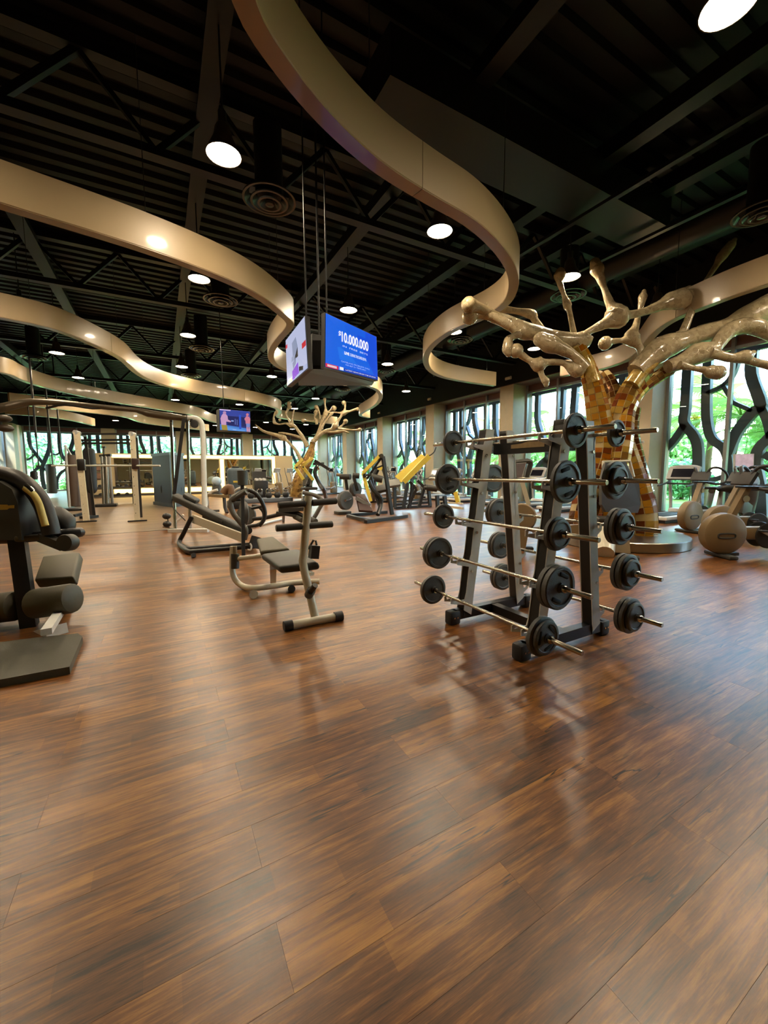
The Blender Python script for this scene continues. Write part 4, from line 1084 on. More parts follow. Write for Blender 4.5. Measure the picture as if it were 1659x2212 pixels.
t.part('rear_leg', MB().tube([P(797, 1038, d + .2), P(806, 1058, d + .2), P(822, 1075, d + .25), P(822, 1092, d + .25), PZ(816, 1112, .1)], .07, 8, 3), BLACK)
t.part('lever_arm', MB().tube([P(802, 1030, d + .3), P(812, 1070, d + .3), P(820, 1095, d + .3)], .05, 8), BLACK)
t.part('base_frame', MB().bar(PZ(752, 1114, .05), PZ(800, 1126, .05), .12, .09).bar(PZ(790, 1127, .05), PZ(878, 1115, .05), .12, .09).bar(PZ(752, 1113, .05), PZ(835, 1106, .05), .12, .09), BLACK, ang=0)
t.part('seat', slab([(804, 1050, d + .4), (838, 1044, d + .5), (840, 1056, d + .2), (808, 1062, d + .2)], .12, 0, .03), VINYL)
t.part('back_pad', slab([(768, 1066, d + .2), (788, 1066, d + .3), (806, 1104, d - .2), (776, 1102, d - .2)], .1, 0, .02), mat('maroon_vinyl', '3c2320', .5))
t.part('side_panel', MB().bar(P(770, 1075, d + .1), P(800, 1092, d + .1), .3, .1), MGREY, ang=0)
for x, y, r, dd in ((746, 1081, .30, .1), (768, 1057, .24, .7)): t.part('weight_plate', disc(MB(), P(x, y, d + dd), tuple(RT * .75 + fw * -.66), r, .16, 26), IRON)
t.part('weight_horn', MB().cyl(P(746, 1081, d - .1), P(760, 1076, d + .3), .04, 10), CHROME)
for a, b in (((745, 1025), (750, 1058)), ((764, 1030), (772, 1060))): t.part('plate_post', MB().bar(P(*a, d + .4), P(*b, d + .5), .08, .08), BLACK, ang=0)
t.part('arm_roller', MB().cyl(P(736, 1030, d + .3), P(757, 1030, d + .2), .09, 14), VINYL)
t.part('arm_roller', MB().cyl(P(762, 1027, d + .5), P(776, 1028, d + .5), .09, 14), VINYL)
t.part('roller_hub', MB().cyl(P(727, 1025, d + .3), P(737, 1027, d + .3), .05, 10), TAN)
t.part('stand_foot', MB().rbox(PZ(740, 1107, .05), (.5, .4, .1), .02), DGREY)

d = 14.6
t = Thing('row_machine', 'black rowing machine with two slanting yellow boards, before the second window pier', 'exercise machine', PZ(890, 1095, 0))
for k, (a, b, w) in enumerate((((918, 987), (860, 1036), .36), ((927, 985), (872, 1041), .2))):
    t.part('yellow_board', MB().bar(P(*a, d + .1 - k * .35), P(*b, d - k * .35), w, .05, tuple(-fw * (.8 - .7 * k) + RT * (.75 * k) + np.array([0, 0, .6]))), YELLOW, ang=0)
t.part('pulley_hook', MB().tube([P(920, 986, d), P(930, 983, d), P(938, 976, d), P(942, 966, d)], .022, 6, 3).tube([P(900, 978, d), P(903, 972, d), P(910, 970, d)], .018, 6, 3), BLACK)
for px in ((880, 1043, 872, 1096), (892, 1046, 884, 1098), (885, 1040, 899, 1056), (899, 1056, 880, 1098), (902, 1038, 916, 1052), (916, 1052, 905, 1096), (925, 1050, 929, 1092), (852, 1046, 853, 1096)):
    t.part('leg', MB().bar(P(px[0], px[1], d), P(px[2], px[3], d), .1, .1), BLACK, ang=0)
for a, b in (((852, 1097), (931, 1093)), ((852, 1090), (925, 1085))): t.part('base_rail', MB().bar(PZ(*a, .05), PZ(*b, .05), .12, .1), BLACK, ang=0)
t.part('seat', slab([(838, 1036, d), (862, 1034, d), (866, 1046, d - .3), (842, 1050, d - .3)], .1, 0, .02), MGREY)
t.part('chest_roller', MB().cyl(P(918, 1052, d - .2), P(938, 1055, d), .1, 14), VINYL)
t.part('cross_brace', MB().bar(P(885, 1065, d), P(912, 1068, d), .08, .08), BLACK, ang=0)

d = 17.0
t = Thing('shoulder_press', 'black shoulder press with two yellow chevron arms before the far mosaic tree', 'exercise machine', PZ(665, 1086, 0))
ybar(t, [P(654, 992, d), P(638, 1009, d), P(656, 1036, d)], .12, .2)
ybar(t, [P(676, 990, d + .2), P(653, 1007, d + .2), P(677, 1037, d + .2)], .12, .2)
for x, y in ((641, 1010), (655, 1009)): t.part('pivot_bolt', MB().cyl(P(x, y, d - .12), P(x, y, d), .04, 8), BLACK)
t.part('upper_arm', MB().bar(P(680, 995, d + .3), P(712, 1014, d + .2), .13, .12).bar(P(676, 1002, d + .3), P(700, 1002, d + .4), .16, .12), BLACK, ang=0)
t.part('frame_post', MB().tube([P(690, 1000, d + .3), P(680, 1020, d + .3), P(690, 1045, d + .3), P(700, 1060, d + .3), PZ(705, 1080, .05)], .09, 8, 3), BLACK)
t.part('frame_post', MB().tube([P(672, 1012, d + .4), P(668, 1030, d + .4), P(664, 1055, d + .3), PZ(660, 1082, .05)], .09, 8, 3), BLACK)
t.part('seat', MB().rbox(P(668, 1055, d), (.6, .5, .12), .04), VINYL)
t.part('back_pad', MB().bar(P(664, 1050, d + .2), P(666, 1032, d + .3), .4, .12, tuple(fw)), mat('olive_grey_vinyl', '4c4b42', .5), ang=0)
t.part('weight_plate', disc(MB(), P(655, 1085, d), tuple(RT), .2, .1, 20), IRON)
t.part('chrome_bolt', MB().cyl(P(686, 1010, d), P(690, 1009, d), .1, 10), CHROME)
t.part('base_frame', MB().bar(PZ(645, 1086, .05), PZ(712, 1080, .05), .12, .1), BLACK, ang=0)
d = 12.8
t = Thing('low_row', 'machine with small yellow side panel behind the left barbell plates', 'exercise machine', PZ(978, 1098, 0))
t.part('yellow_panel', MB().bar(P(984, 1062, d), P(990, 1085, d), .2, .12), YELLOW, ang=0)
t.part('white_frame', MB().bar(PZ(950, 1092, .22), PZ(1000, 1098, .22), .08, .08).bar(PZ(950, 1084, .3), PZ(1000, 1088, .3), .06, .06), WHITEP, ang=0)
for px in ((944, 1070, 946, 1100), (956, 1085, 956, 1106), (960, 1072, 962, 1090)): t.part('leg', MB().bar(P(px[0], px[1], d), P(px[2], px[3], d), .1, .1), BLACK, ang=0)
t.part('roller', MB().cyl(P(922, 1053, d), P(944, 1056, d), .1, 14).cyl(P(916, 1054, d), P(922, 1053, d), .05, 10), VINYL)
t.part('upright', MB().tube([P(945, 1055, d), P(970, 1060, d), P(990, 1070, d)], .06, 8), BLACK)
t = Thing('pulldown_machine', 'dark machine with small yellow cap and black roller, behind the yellow chest press', 'exercise machine', PZ(825, 1085, 0))
d = 16.0
t.part('yellow_cap', MB().bar(P(815, 1011, d), P(832, 1012, d), .12, .16), YELLOW, ang=0)
t.part('frame', MB().tube([P(815, 1014, d), P(808, 1030, d), P(806, 1050, d), PZ(806, 1083, .05)], .1, 8, 2).tube([P(828, 1014, d), P(836, 1040, d), PZ(838, 1083, .05)], .08, 8, 2).bar(PZ(800, 1084, .05), PZ(842, 1083, .05), .12, .1), BLACK)
t.part('roller', MB().cyl(P(800, 1030, d - .1), P(826, 1036, d - .1), .14, 14), VINYL)

# ================================================================== MOSAIC TREES
def rings_tube(pts, rad, n, step):
    """ring points along a smoothed path, rings about `step` apart"""
    path = crom(pts, 10); rs = lerp_list(rad, len(path))
    L = [0.0]
    for a, b in zip(path, path[1:]): L.append(L[-1] + (b - a).length)
    m = max(2, int(L[-1] / step)); P_, R_ = [], []
    for i in range(m + 1):
        s = L[-1] * i / m; k = min(max(int(np.searchsorted(L, s)), 1), len(L) - 1); q = (s - L[k - 1]) / max(1e-6, L[k] - L[k - 1])
        P_.append(path[k - 1].lerp(path[k], q)); R_.append(rs[k - 1] + (rs[k] - rs[k - 1]) * q)
    return P_, R_
def branch(t, pix, bulb=(), n=10, mt=None):
    """pix: (px, py, depth, radius in px)"""
    pts = [P(a, b, c) for a, b, c, r in pix]; rr = [r * c / F for a, b, c, r in pix]
    mb = MB(); path = crom(pts, 4)
    # radius follows the hand set values smoothly
    k = 4; rad = []
    for i in range(len(path)):
        u = i / k; j = min(int(u), len(rr) - 2) if len(rr) > 1 else 0; f = u - j; f = f * f * (3 - 2 * f)
        rad.append(rr[j] + (rr[j + 1] - rr[j]) * f)
    for e in (0, -1):                                     # rounded ends
        pass
    mb.tube(path, rad, n)
    tip, d = path[-1], (path[-1] - path[-2]).normalized()
    r = rad[-1]
    mb2 = MB(); mb2.tube([tip - d * .0, tip + d * r * .45, tip + d * r * .8, tip + d * r * .98], [r, r * .88, r * .6, r * .15], n)
    if r > rr[-2] * 1.15: mb.ball(tip, r * 1.12, 10)
    mb.add(mb2.v, mb2.f)
    return t.part('branch', mb, mt or MOSAIC, ang=70)
tb = P(1335, 1160, 8.2); tb.z = 0
t = Thing('mosaic_tree', 'large glossy mosaic tree sculpture with knobbed branches, on a steel base behind the rack', 'tree sculpture', tb)
t.part('steel_base', MB().lathe([(.0001, 0), (1.2, 0), (1.215, .01), (1.215, .165), (1.2, .18), (.0001, .18)], tb, n=48), STEEL)
STR = [([(1256, 1164, 8.0, 27), (1258, 1120, 8.0, 28), (1275, 1060, 8.05, 30), (1294, 1005, 8.1, 31), (1302, 955, 8.1, 28), (1294, 905, 8.05, 25), (1284, 850, 8.0, 21), (1268, 792, 7.95, 17), (1248, 748, 7.9, 14)], 0),
       ([(1388, 1166, 8.0, 27), (1388, 1110, 8.0, 28), (1372, 1050, 8.05, 27), (1350, 985, 8.1, 26), (1334, 930, 8.1, 25), (1342, 885, 8.05, 22), (1362, 838, 8.0, 20), (1396, 798, 7.95, 18)], 1),
       ([(1326, 1162, 7.8, 24), (1330, 1090, 7.8, 24), (1336, 1010, 7.85, 22), (1346, 950, 7.9, 20), (1352, 900, 7.95, 17), (1366, 866, 8.0, 14), (1392, 834, 8.0, 13), (1450, 795, 7.95, 13)], 2),
       ([(1325, 1160, 8.5, 34), (1322, 1060, 8.5, 36), (1322, 960, 8.45, 30), (1330, 880, 8.4, 18), (1318, 830, 8.5, 14), (1304, 808, 8.6, 12)], 3),
       ([(1404, 1160, 8.3, 16), (1398, 1080, 8.3, 16), (1378, 1000, 8.3, 15), (1364, 930, 8.3, 14), (1372, 880, 8.2, 11)], 4)]
tiles = []; rt_ = random.Random(5)
PALS = {0: (0, 1, 3), 1: (0, 3, 5, 2), 2: (2, 5, 3, 0), 3: (2, 4, 5), 4: (4, 2, 5)}
for pix, sid in STR:
    pts = [P(a, b, c) for a, b, c, r in pix]; rr = [r * c / F for a, b, c, r in pix]
    Pn, Rn = rings_tube(pts, rr, 0, 0.125)
    n = 10 if sid != 4 else 7
    mb = MB().tube(Pn, [q * .985 for q in Rn], n)
    t.part('trunk_strand', mb, GROUT, ang=70)
    m = len(Pn)
    for i in range(m - 1):
        for j in range(n):
            if rt_.random() < .04: continue
            q = [mb.v[i * n + j], mb.v[i * n + (j + 1) % n], mb.v[(i + 1) * n + (j + 1) % n], mb.v[(i + 1) * n + j]]
            c = sum(q, Vector()) / 4; nn = (c - (Pn[i] + Pn[i + 1]) / 2).normalized()
            q = [c + (v - c) * rt_.uniform(.88, .95) for v in q]
            z = c.z
            pal = PALS[sid]
            if sid == 0 and z < 1.9: pal = (0, 1, 2, 4)
            if sid == 3 and z > 2: pal = (5, 4)
            pick = rt_.choice(pal)
            vis = nn.dot(Vector(CAMP) - c) / (Vector(CAMP) - c).length
            tiles.append((-vis + 0.15 * (sid in (3, 4)), [v - nn * .004 for v in q] + [v + nn * (.009 + rt_.uniform(-.002, .002)) for v in q], pick))
tiles.sort(key=lambda x: x[0])
FTL = [(3, 2, 1, 0), (4, 5, 6, 7), (0, 1, 5, 4), (1, 2, 6, 5), (2, 3, 7, 6), (3, 0, 4, 7)]
for key, q, pick in tiles[:300]: t.part('mosaic_tile', MB().add(q, FTL), TILES[pick], ang=0)
mb = MB(); idx = []
for key, q, pick in tiles[300:]: mb.add(q, FTL); idx += [pick] * 6
o = t.part('mosaic_tiles', mb, TILES[0], ang=0, kind='stuff')
for m in TILES[1:]: o.data.materials.append(m)
o.data.polygons.foreach_set('material_index', idx)
c6 = lambda L, d, s=2.443: [(980 + a / s, 500 + b / s, d + (q[1] if len(q) > 1 else 0), q[0] / s) for a, b, *q in L]
GOLDM = mosaic_mat('gold_mosaic_band', '9a7a34', 'bfa45c', 'b09a64', 16, .1, .18)
BR = [([(650, 610, 34), (690, 570, 44), (640, 575, 40), (520, 570, 48), (430, 535, 40), (370, 525, 46), (290, 480, 34), (210, 450, 30, -.2), (140, 405, 26, -.4), (80, 388, 38, -.5)], 7.9),
      ([(300, 500, 26), (220, 455, 24), (140, 440, 22), (85, 450, 38)], 7.6), ([(470, 520, 16), (430, 470, 18), (410, 438, 26), (330, 420, 16), (260, 410, 20), (190, 398, 28)], 8.1),
      ([(350, 540, 22), (315, 555, 16), (290, 575, 24), (285, 620, 30), (290, 640, 22)], 7.8), ([(655, 590, 20), (635, 540, 15), (610, 420, 13), (600, 390, 22), (580, 330, 11), (560, 270, 16), (560, 232, 32), (562, 215, 24)], 8.0),
      ([(660, 570, 24), (720, 525, 18), (790, 490, 26), (860, 450, 66), (850, 420, 46), (825, 380, 22), (795, 300, 15), (775, 245, 22), (757, 200, 36), (745, 165, 26)], 7.9),
      ([(880, 450, 50), (930, 440, 22), (1000, 425, 20), (1080, 395, 26), (1150, 365, 46), (1205, 355, 56), (1235, 340, 34)], 8.0), ([(1190, 350, 40), (1235, 310, 22), (1255, 300, 14)], 8.1),
      ([(700, 720, 26), (640, 660, 24), (570, 620, 34), (510, 595, 48), (460, 570, 40)], 7.7), ([(690, 700, 20), (650, 730, 42), (580, 694, 16), (500, 690, 17), (450, 702, 42), (400, 680, 16), (355, 650, 20), (330, 630, 34)], 7.8),
      ([(455, 720, 18), (465, 760, 14), (485, 790, 20), (488, 808, 14)], 7.8), ([(960, 740, 48), (1010, 690, 50), (1080, 630, 66), (1140, 600, 60), (1230, 570, 44), (1330, 535, 46), (1440, 515, 54), (1540, 460, 62), (1640, 410, 66), (1760, 330, 50)], 7.9),
      ([(1130, 715, 34), (1200, 690, 40), (1290, 645, 56), (1360, 630, 50), (1380, 610, 34), (1460, 520, 40), (1580, 500, 44), (1700, 560, 30)], 7.7), ([(1350, 640, 32), (1410, 655, 24), (1470, 668, 24), (1540, 660, 36), (1580, 640, 14)], 7.6), ([(1500, 665, 22), (1590, 690, 20), (1680, 712, 22), (1750, 740, 16)], 7.6),
      ([(1190, 560, 36), (1215, 520, 20), (1255, 420, 18), (1300, 320, 14), (1345, 240, 13), (1385, 180, 15), (1420, 125, 26), (1460, 75, 24), (1482, 45, 12)], 8.0), ([(1000, 665, 22), (980, 610, 18), (940, 560, 42), (960, 500, 18), (980, 420, 10), (990, 385, 16), (998, 345, 22), (1004, 318, 12)], 8.2),
      ([(930, 570, 30), (880, 575, 13), (840, 580, 16), (800, 590, 32)], 8.2), ([(1190, 705, 22), (1260, 720, 14), (1320, 730, 18), (1360, 740, 36), (1395, 745, 38)], 7.5), ([(860, 840, 30), (820, 800, 28), (790, 770, 24), (770, 750, 16)], 8.6)]
for L, d in BR: branch(t, c6(L, d), n=10)
for L, d in (([(735, 800, 38), (705, 710, 38), (672, 640, 34), (640, 590, 30)], 7.92), ([(935, 815, 42), (985, 745, 40), (1040, 690, 38), (1080, 655, 36)], 7.9)): branch(t, c6(L, d), n=12, mt=GOLDM)

# far tree
tb = PZ(640, 1074, 0)
t = Thing('mosaic_tree', 'smaller golden mosaic tree sculpture far off, before the back corner', 'tree sculpture', tb)
c8 = lambda L, d, s=8.295, x0=600, y0=860: [(x0 + a / s, y0 + b / s, d + (q[1] if len(q) > 1 else 0), q[0] / s) for a, b, *q in L]
GT = 19.6
GOLDT = mosaic_mat('gold_bronze_mosaic', '5e4020', 'b48c4c', 'a08048', 8, .45, .2)
for L in ([(330, 1780, 110), (350, 1600, 115), (400, 1400, 105), (470, 1200, 80), (560, 1000, 60), (600, 900, 48), (610, 780, 30)], [(480, 1300, 60), (560, 1150, 55), (620, 1000, 45), (630, 880, 34), (660, 760, 26)]):
    q = c8(L, GT); Pn, Rn = rings_tube([P(a, b, c) for a, b, c, r in q], [r * c / F for a, b, c, r in q], 0, .16)
    mb = MB().tube(Pn, Rn, 12); t.part('trunk_strand', mb, GOLDT, ang=70)
t.part('base_ring', MB().lathe([(.0001, 0), (.9, 0), (.9, .12), (.0001, .12)], tb, n=32), STEEL)
for L in ([(420, 1120, 40), (330, 950, 30), (250, 850, 26), (160, 760, 26), (110, 720, 60), (0, 670, 34), (-110, 640, 30), (-250, 595, 22), (-330, 540, 20), (-395, 480, 8)], [(540, 860, 34), (450, 700, 34), (370, 590, 28), (310, 510, 26), (240, 480, 46), (140, 455, 14), (30, 470, 12), (-60, 440, 24)],
          [(255, 460, 34), (265, 360, 12), (280, 270, 18), (290, 225, 14)], [(240, 470, 30), (170, 330, 12), (150, 260, 20), (190, 200, 16), (215, 160, 34)], [(160, 250, 14), (180, 170, 10), (205, 90, 34)], [(-60, 440, 30), (-70, 330, 14), (-30, 260, 26)], [(20, 400, 20), (40, 390, 38)],
          [(610, 780, 34), (690, 690, 30), (740, 560, 22), (800, 400, 28), (860, 275, 48), (855, 180, 18), (845, 100, 14), (840, 20, 28)], [(640, 790, 36), (750, 660, 40), (860, 590, 34), (960, 560, 30), (1030, 500, 66), (1075, 420, 24), (1130, 330, 22), (1185, 265, 50), (1290, 235, 18), (1380, 205, 22), (1430, 195, 30)],
          [(1195, 250, 36), (1205, 170, 14), (1205, 120, 22), (1185, 85, 38)], [(1170, 270, 36), (1080, 260, 14), (960, 255, 12), (880, 265, 26)], [(1110, 530, 26), (1160, 480, 14), (1190, 450, 22), (1215, 415, 40)], [(1080, 545, 30), (1200, 560, 22), (1330, 570, 14), (1420, 570, 20), (1470, 565, 34)], [(870, 270, 24), (940, 220, 14), (1005, 180, 44)],
          [(860, 600, 26), (960, 610, 24), (1080, 600, 28), (1180, 590, 22), (1270, 620, 14)], [(740, 640, 26), (800, 500, 24), (880, 380, 20), (960, 285, 30), (985, 260, 22)], [(700, 470, 26), (690, 410, 34), (660, 340, 14), (690, 250, 40)], [(670, 405, 22), (600, 415, 14), (520, 405, 14), (455, 400, 34)], [(760, 380, 14), (740, 240, 14), (690, 160, 36)],
          [(520, 880, 30), (450, 740, 28), (380, 695, 24), (260, 660, 20), (120, 630, 18), (20, 620, 14)], [(800, 560, 16), (805, 490, 20)]): branch(t, c8(L, GT - .2), n=8)

# ================================================================== SCREENS HANGING FROM THE CEILING
def tv(label, corners, pole, content, name='television', thick=.07, group='televisions hanging from the ceiling'):
    """corners: TL, TR, BR, BL as points"""
    TL, TR, BR_, BL = corners
    nrm = (TR - TL).cross(BL - TL).normalized()
    if nrm.dot(Vector(fw)) < 0: nrm = -nrm                         # away from the viewer
    c = (TL + TR + BR_ + BL) / 4
    t = Thing(name, label, 'television', c, group=group)
    def at(u, v): return (TL * (1 - u) + TR * u) * (1 - v) + (BL * (1 - u) + BR_ * u) * v
    b = MB(); e = .012
    fr = [at(-e, -e), at(1 + e, -e), at(1 + e, 1 + e * 1.6), at(-e, 1 + e * 1.6)]
    b.add([q + nrm * .006 for q in fr] + [q + nrm * thick for q in fr], [(3, 2, 1, 0), (4, 5, 6, 7), (0, 1, 5, 4), (1, 2, 6, 5), (2, 3, 7, 6), (3, 0, 4, 7)])
    cas = t.part('casing', b, BLACK, ang=0)
    pic = MB()
    for k, (col, poly) in enumerate(content):
        o = len(pic.v); off = -nrm * (.0006 * k)
        pic.v += [at(u, v) + off for u, v in poly]; pic.f.append(tuple(range(o, o + len(poly))))
        pic.c.append(srgb(col))
    me = bpy.data.meshes.new('screen')
    me.from_pydata([tuple(q - t.off) for q in pic.v], [], pic.f)
    a = me.attributes.new('col', 'FLOAT_COLOR', 'FACE'); a.data.foreach_set('color', [x for q in pic.c for x in q])
    me.materials.append(TVPIC)
    link('screen', me, t.o)
    for p, q in pole: t.part('hanging_pole', MB().cyl(p, q, .011, 8), TRUSS)
    return t, at, nrm
TXT = {}
def text_on(t, body, at, nrm, u, v, hgt, width, col, lift=.012, bold=0.0, tall=1.0):
    cu = bpy.data.curves.new('lettering', 'FONT'); cu.body = body; cu.align_x = 'LEFT'; cu.size = 1.0; cu.offset = bold
    tmp = bpy.data.objects.new('lettering', cu); COL.objects.link(tmp)
    dg = bpy.context.evaluated_depsgraph_get(); dg.update()
    me = bpy.data.meshes.new_from_object(tmp.evaluated_get(dg))
    bpy.data.objects.remove(tmp); 
    xs = [q.co.x for q in me.vertices]; ys = [q.co.y for q in me.vertices]
    x0, x1, y0, y1 = min(xs), max(xs), min(ys), max(ys)
    for q in me.vertices:
        uu = u + (q.co.x - x0) / (x1 - x0) * width; vv = v + hgt - (q.co.y - y0) / (y1 - y0) * hgt
        q.co = at(uu, vv) - nrm * lift - t.off
    if col not in TXT: TXT[col] = mat('lit_letter_' + col, '050505', .4, emit=col, es=0.58)
    me.materials.clear(); me.materials.append(TXT[col])
    return link('lettering', me, t.o)
Q = lambda a, b, c, d: [(a, b), (c, b), (c, d), (a, d)]
C1 = [P(703.8, 676.4, 5.2), P(813, 727.6, 6.05), P(815.9, 820.6, 6.07), P(702.9, 792, 5.21)]
blue = [('0a63e8', Q(0, 0, 1, 1)), ('0b4ee0', Q(.5, .0, 1, 1)), ('0a5ee6', Q(.35, 0, .75, .9)), ('1a74f0', [(.2, .55), (.83, .46), (.83, .78), (.24, .78)]), ('d22a4a', Q(0, .93, .22, 1)), ('e8c8d0', Q(.03, .945, .19, .985)), ('f0f0f0', Q(.24, .93, .31, .99)), ('1138b0', Q(.32, .94, 1, 1))]
t, at, nrm = tv('hanging screen with a bright blue ten million dollar advert', C1, [(P(706, 690, 5.32), V(P(706, 672, 5.32).x, P(706, 672, 5.32).y, ROOF + .012))], blue)
text_on(t, '$', at, nrm, .215, .23, .13, .045, 'f4f6ff', bold=.03)
text_on(t, '10,000,000', at, nrm, .27, .22, .24, .53, 'f4f6ff', bold=.03)
text_on(t, 'IN  FREE  BETS', at, nrm, .29, .485, .035, .49, 'cfe0ff')
text_on(t, 'LIVE', at, nrm, .32, .60, .06, .09, 'f4f6ff', bold=.05)
text_on(t, 'DURING THE SUPER BOWL', at, nrm, .43, .60, .06, .32, 'e4ecff', bold=.02)
text_on(t, 'GAMBLING PROBLEM? CALL', at, nrm, .26, .80, .03, .56, '9fc0ff')
text_on(t, 'FOR HELP. 21+ TERMS APPLY', at, nrm, .34, .85, .03, .40, '9fc0ff')
text_on(t, 'LATEST NEWS FROM THE STUDIO', at, nrm, .34, .955, .025, .6, 'f0f4ff')
C2 = [P(617, 735.8, 5.97), P(657.6, 683.4, 5.25), P(664.5, 794.8, 5.25), P(620.6, 833.5, 5.97)]
pale = [('b9c0e0', Q(0, 0, 1, 1)), ('a8b4da', Q(0, .9, 1, 1)), ('8e98b4', [(.34, .22), (.55, .18), (.62, .4), (.5, .52), (.36, .5)]), ('99a2bd', [(.3, .5), (.5, .5), (.44, .6), (.28, .6)]), ('8791b0', [(.33, .64), (.52, .58), (.5, .7), (.36, .78)]), ('7a2bd0', [(.3, .8), (.6, .72), (.62, .95), (.3, .99)]), ('c8303a', Q(.82, .45, 1, .56)), ('c8303a', Q(0, .12, .1, .2)), ('d0a060', Q(0, .94, .3, 1))]
t2, at2, nrm2 = tv('slanted hanging screen with a pale picture and purple square, left of the blue one', C2, [(P(662, 700, 5.32), V(P(662, 690, 5.32).x, P(662, 690, 5.32).y, ROOF + .012))], pale)
cst = [P(646, 800, 5.45), P(665, 797, 5.32), P(702, 798, 5.35), P(808, 826, 6.15), P(803, 833, 6.6), P(645, 833, 6.4)]
mt_ = MB(); n = len(cst); mt_.v = cst + [q + V(0, 0, .05) for q in cst]; mt_.f = [tuple(range(n))[::-1], tuple(range(n, 2 * n))] + [(i, (i + 1) % n, n + (i + 1) % n, n + i) for i in range(n)]
tm_ = Thing('screen_mount', 'black ceiling mount joining the two hanging screens', 'screen mount', cst[0])
tm_.part('tray', mt_, BLACK, ang=0)
tm_.part('mount_box', MB().bar(P(690, 810, 5.9), P(690, 735, 5.9), .34, .34), BLACK, ang=0)
tm_.part('pole', MB().cyl(P(690, 740, 5.9), P(690, 740, 5.9) + V(0, 0, 4.2), .015, 8), TRUSS)
pm1 = P(474, 883, 11.9)
C3 = [P(474, 883.5, 11.7), P(540, 889, 12.3), P(541, 933, 12.3), P(475.5, 928.5, 11.7)]
fight = [('1b2a78', Q(0, 0, 1, 1)), ('2a3f9c', Q(.0, .0, 1, .35)), ('141d5c', Q(.25, .3, .95, .75)), ('3f7fd0', [(0, .72), (1, .86), (1, 1), (0, 1)]), ('5a95dd', [(.1, .8), (.8, .93), (.8, 1), (.1, 1)]), ('d8c0f0', Q(.0, 0, .35, .05)), ('2050c8', Q(.62, .2, .69, .9)),
         ('c89ac0', [(.06, .3), (.1, .22), (.2, .22), (.25, .32), (.26, .48), (.36, .55), (.34, .6), (.2, .58), (.2, .75), (.04, .75), (.02, .45)]), ('b088b4', [(.1, .14), (.14, .08), (.2, .1), (.21, .18), (.17, .24), (.11, .22)]), ('a08a3a', [(.04, .75), (.22, .75), (.24, 1), (.06, 1)]),
         ('d07a90', [(.83, .32), (.87, .24), (.96, .26), (1, .36), (.99, .62), (.84, .62)]), ('c87888', [(.86, .14), (.9, .09), (.95, .12), (.95, .2), (.9, .25), (.86, .22)]), ('7a88c8', [(.85, .6), (.99, .6), (.98, .78), (.86, .78)]), ('c88aa0', [(.86, .78), (.91, .78), (.92, 1), (.87, 1)]), ('c88aa0', [(.93, .78), (.98, .78), (.97, 1), (.93, 1)]),
         ('c87a90', [(.80, .36), (.84, .32), (.85, .44), (.81, .46)]), ('8fa8e8', Q(.36, .5, .44, .56)), ('6a7cc8', Q(.48, .42, .5, .7)), ('6a7cc8', Q(.54, .45, .56, .72)), ('9fb8f0', Q(.4, .93, .52, .96))]
t3, at3, nrm3 = tv('far hanging screen showing a boxing match, before the back windows', C3, [(P(483, 880, 11.9), V(P(483, 880, 11.9).x, P(483, 880, 11.9).y, ROOF + .012))], fight, thick=.25)

# ================================================================== LEFT SIDE: SMITH MACHINE, CABLE MACHINE, BAGS
d = 11.9
t = Thing('smith_machine', 'ivory framed smith machine with a bare bar across two slotted posts', 'exercise machine', PZ(240, 1128, 0))
def post(t, a, b, w, m, name='post'): return t.part(name, MB().bar(a, b, w, w, (0, 1, 0)), m, ang=0)
A0_, A1_ = P(187, 1125, d), P(166, 935, d); B0_, B1_ = P(297, 1124, d + .1), P(286, 938, d + .1)
A0_.z = B0_.z = .04
post(t, A0_, A1_, .15, WHITEP); post(t, B0_, B1_, .14, WHITEP)
for a, b in ((A0_, A1_), (B0_, B1_)):
    for k in range(9): q = a.lerp(b, .08 + k * .105); t.part('peg_hole', MB().cyl(q - Vector(fw) * .08, q - Vector(fw) * .074, .018, 8), DGREY)
    t.part('post_cap', MB().cyl(b - Vector(fw) * .085, b + Vector(fw) * .085, .07, 12), PALE)
    t.part('floor_plate', MB().rbox(V(a.x, a.y, .02), (.5, .12, .04), .01), BLACK)
    t.part('rear_post', MB().bar(V(a.x + .05, a.y + 1.2, 0), V(b.x + .05, b.y + 1.1, b.z), .08, .08, (0, 1, 0)), BLACK, ang=0)
t.part('bar', MB().cyl(P(112, 1006, d), P(346, 1006, d), .028, 10), SILVER)
t.part('slide_block', MB().rbox(P(176, 1004, d - .02), (.19, .22, .34), .03), BLACK); t.part('slide_block', MB().rbox(P(293, 1002, d + .06), (.2, .22, .32), .03), mat('slide_brown', '3a2521', .5))
for y in (938, 951, 958): t.part('top_rail', MB().bar(P(176, y, d + .5), P(286, y - 1, d + .6), .05, .06), BLACK, ang=0)
t.part('side_rail', MB().bar(A1_, V(A1_.x + .05, A1_.y + 1.15, A1_.z), .07, .07), BLACK, ang=0)
t.part('side_rail', MB().bar(B1_, V(B1_.x + .05, B1_.y + 1.15, B1_.z), .07, .07), BLACK, ang=0)

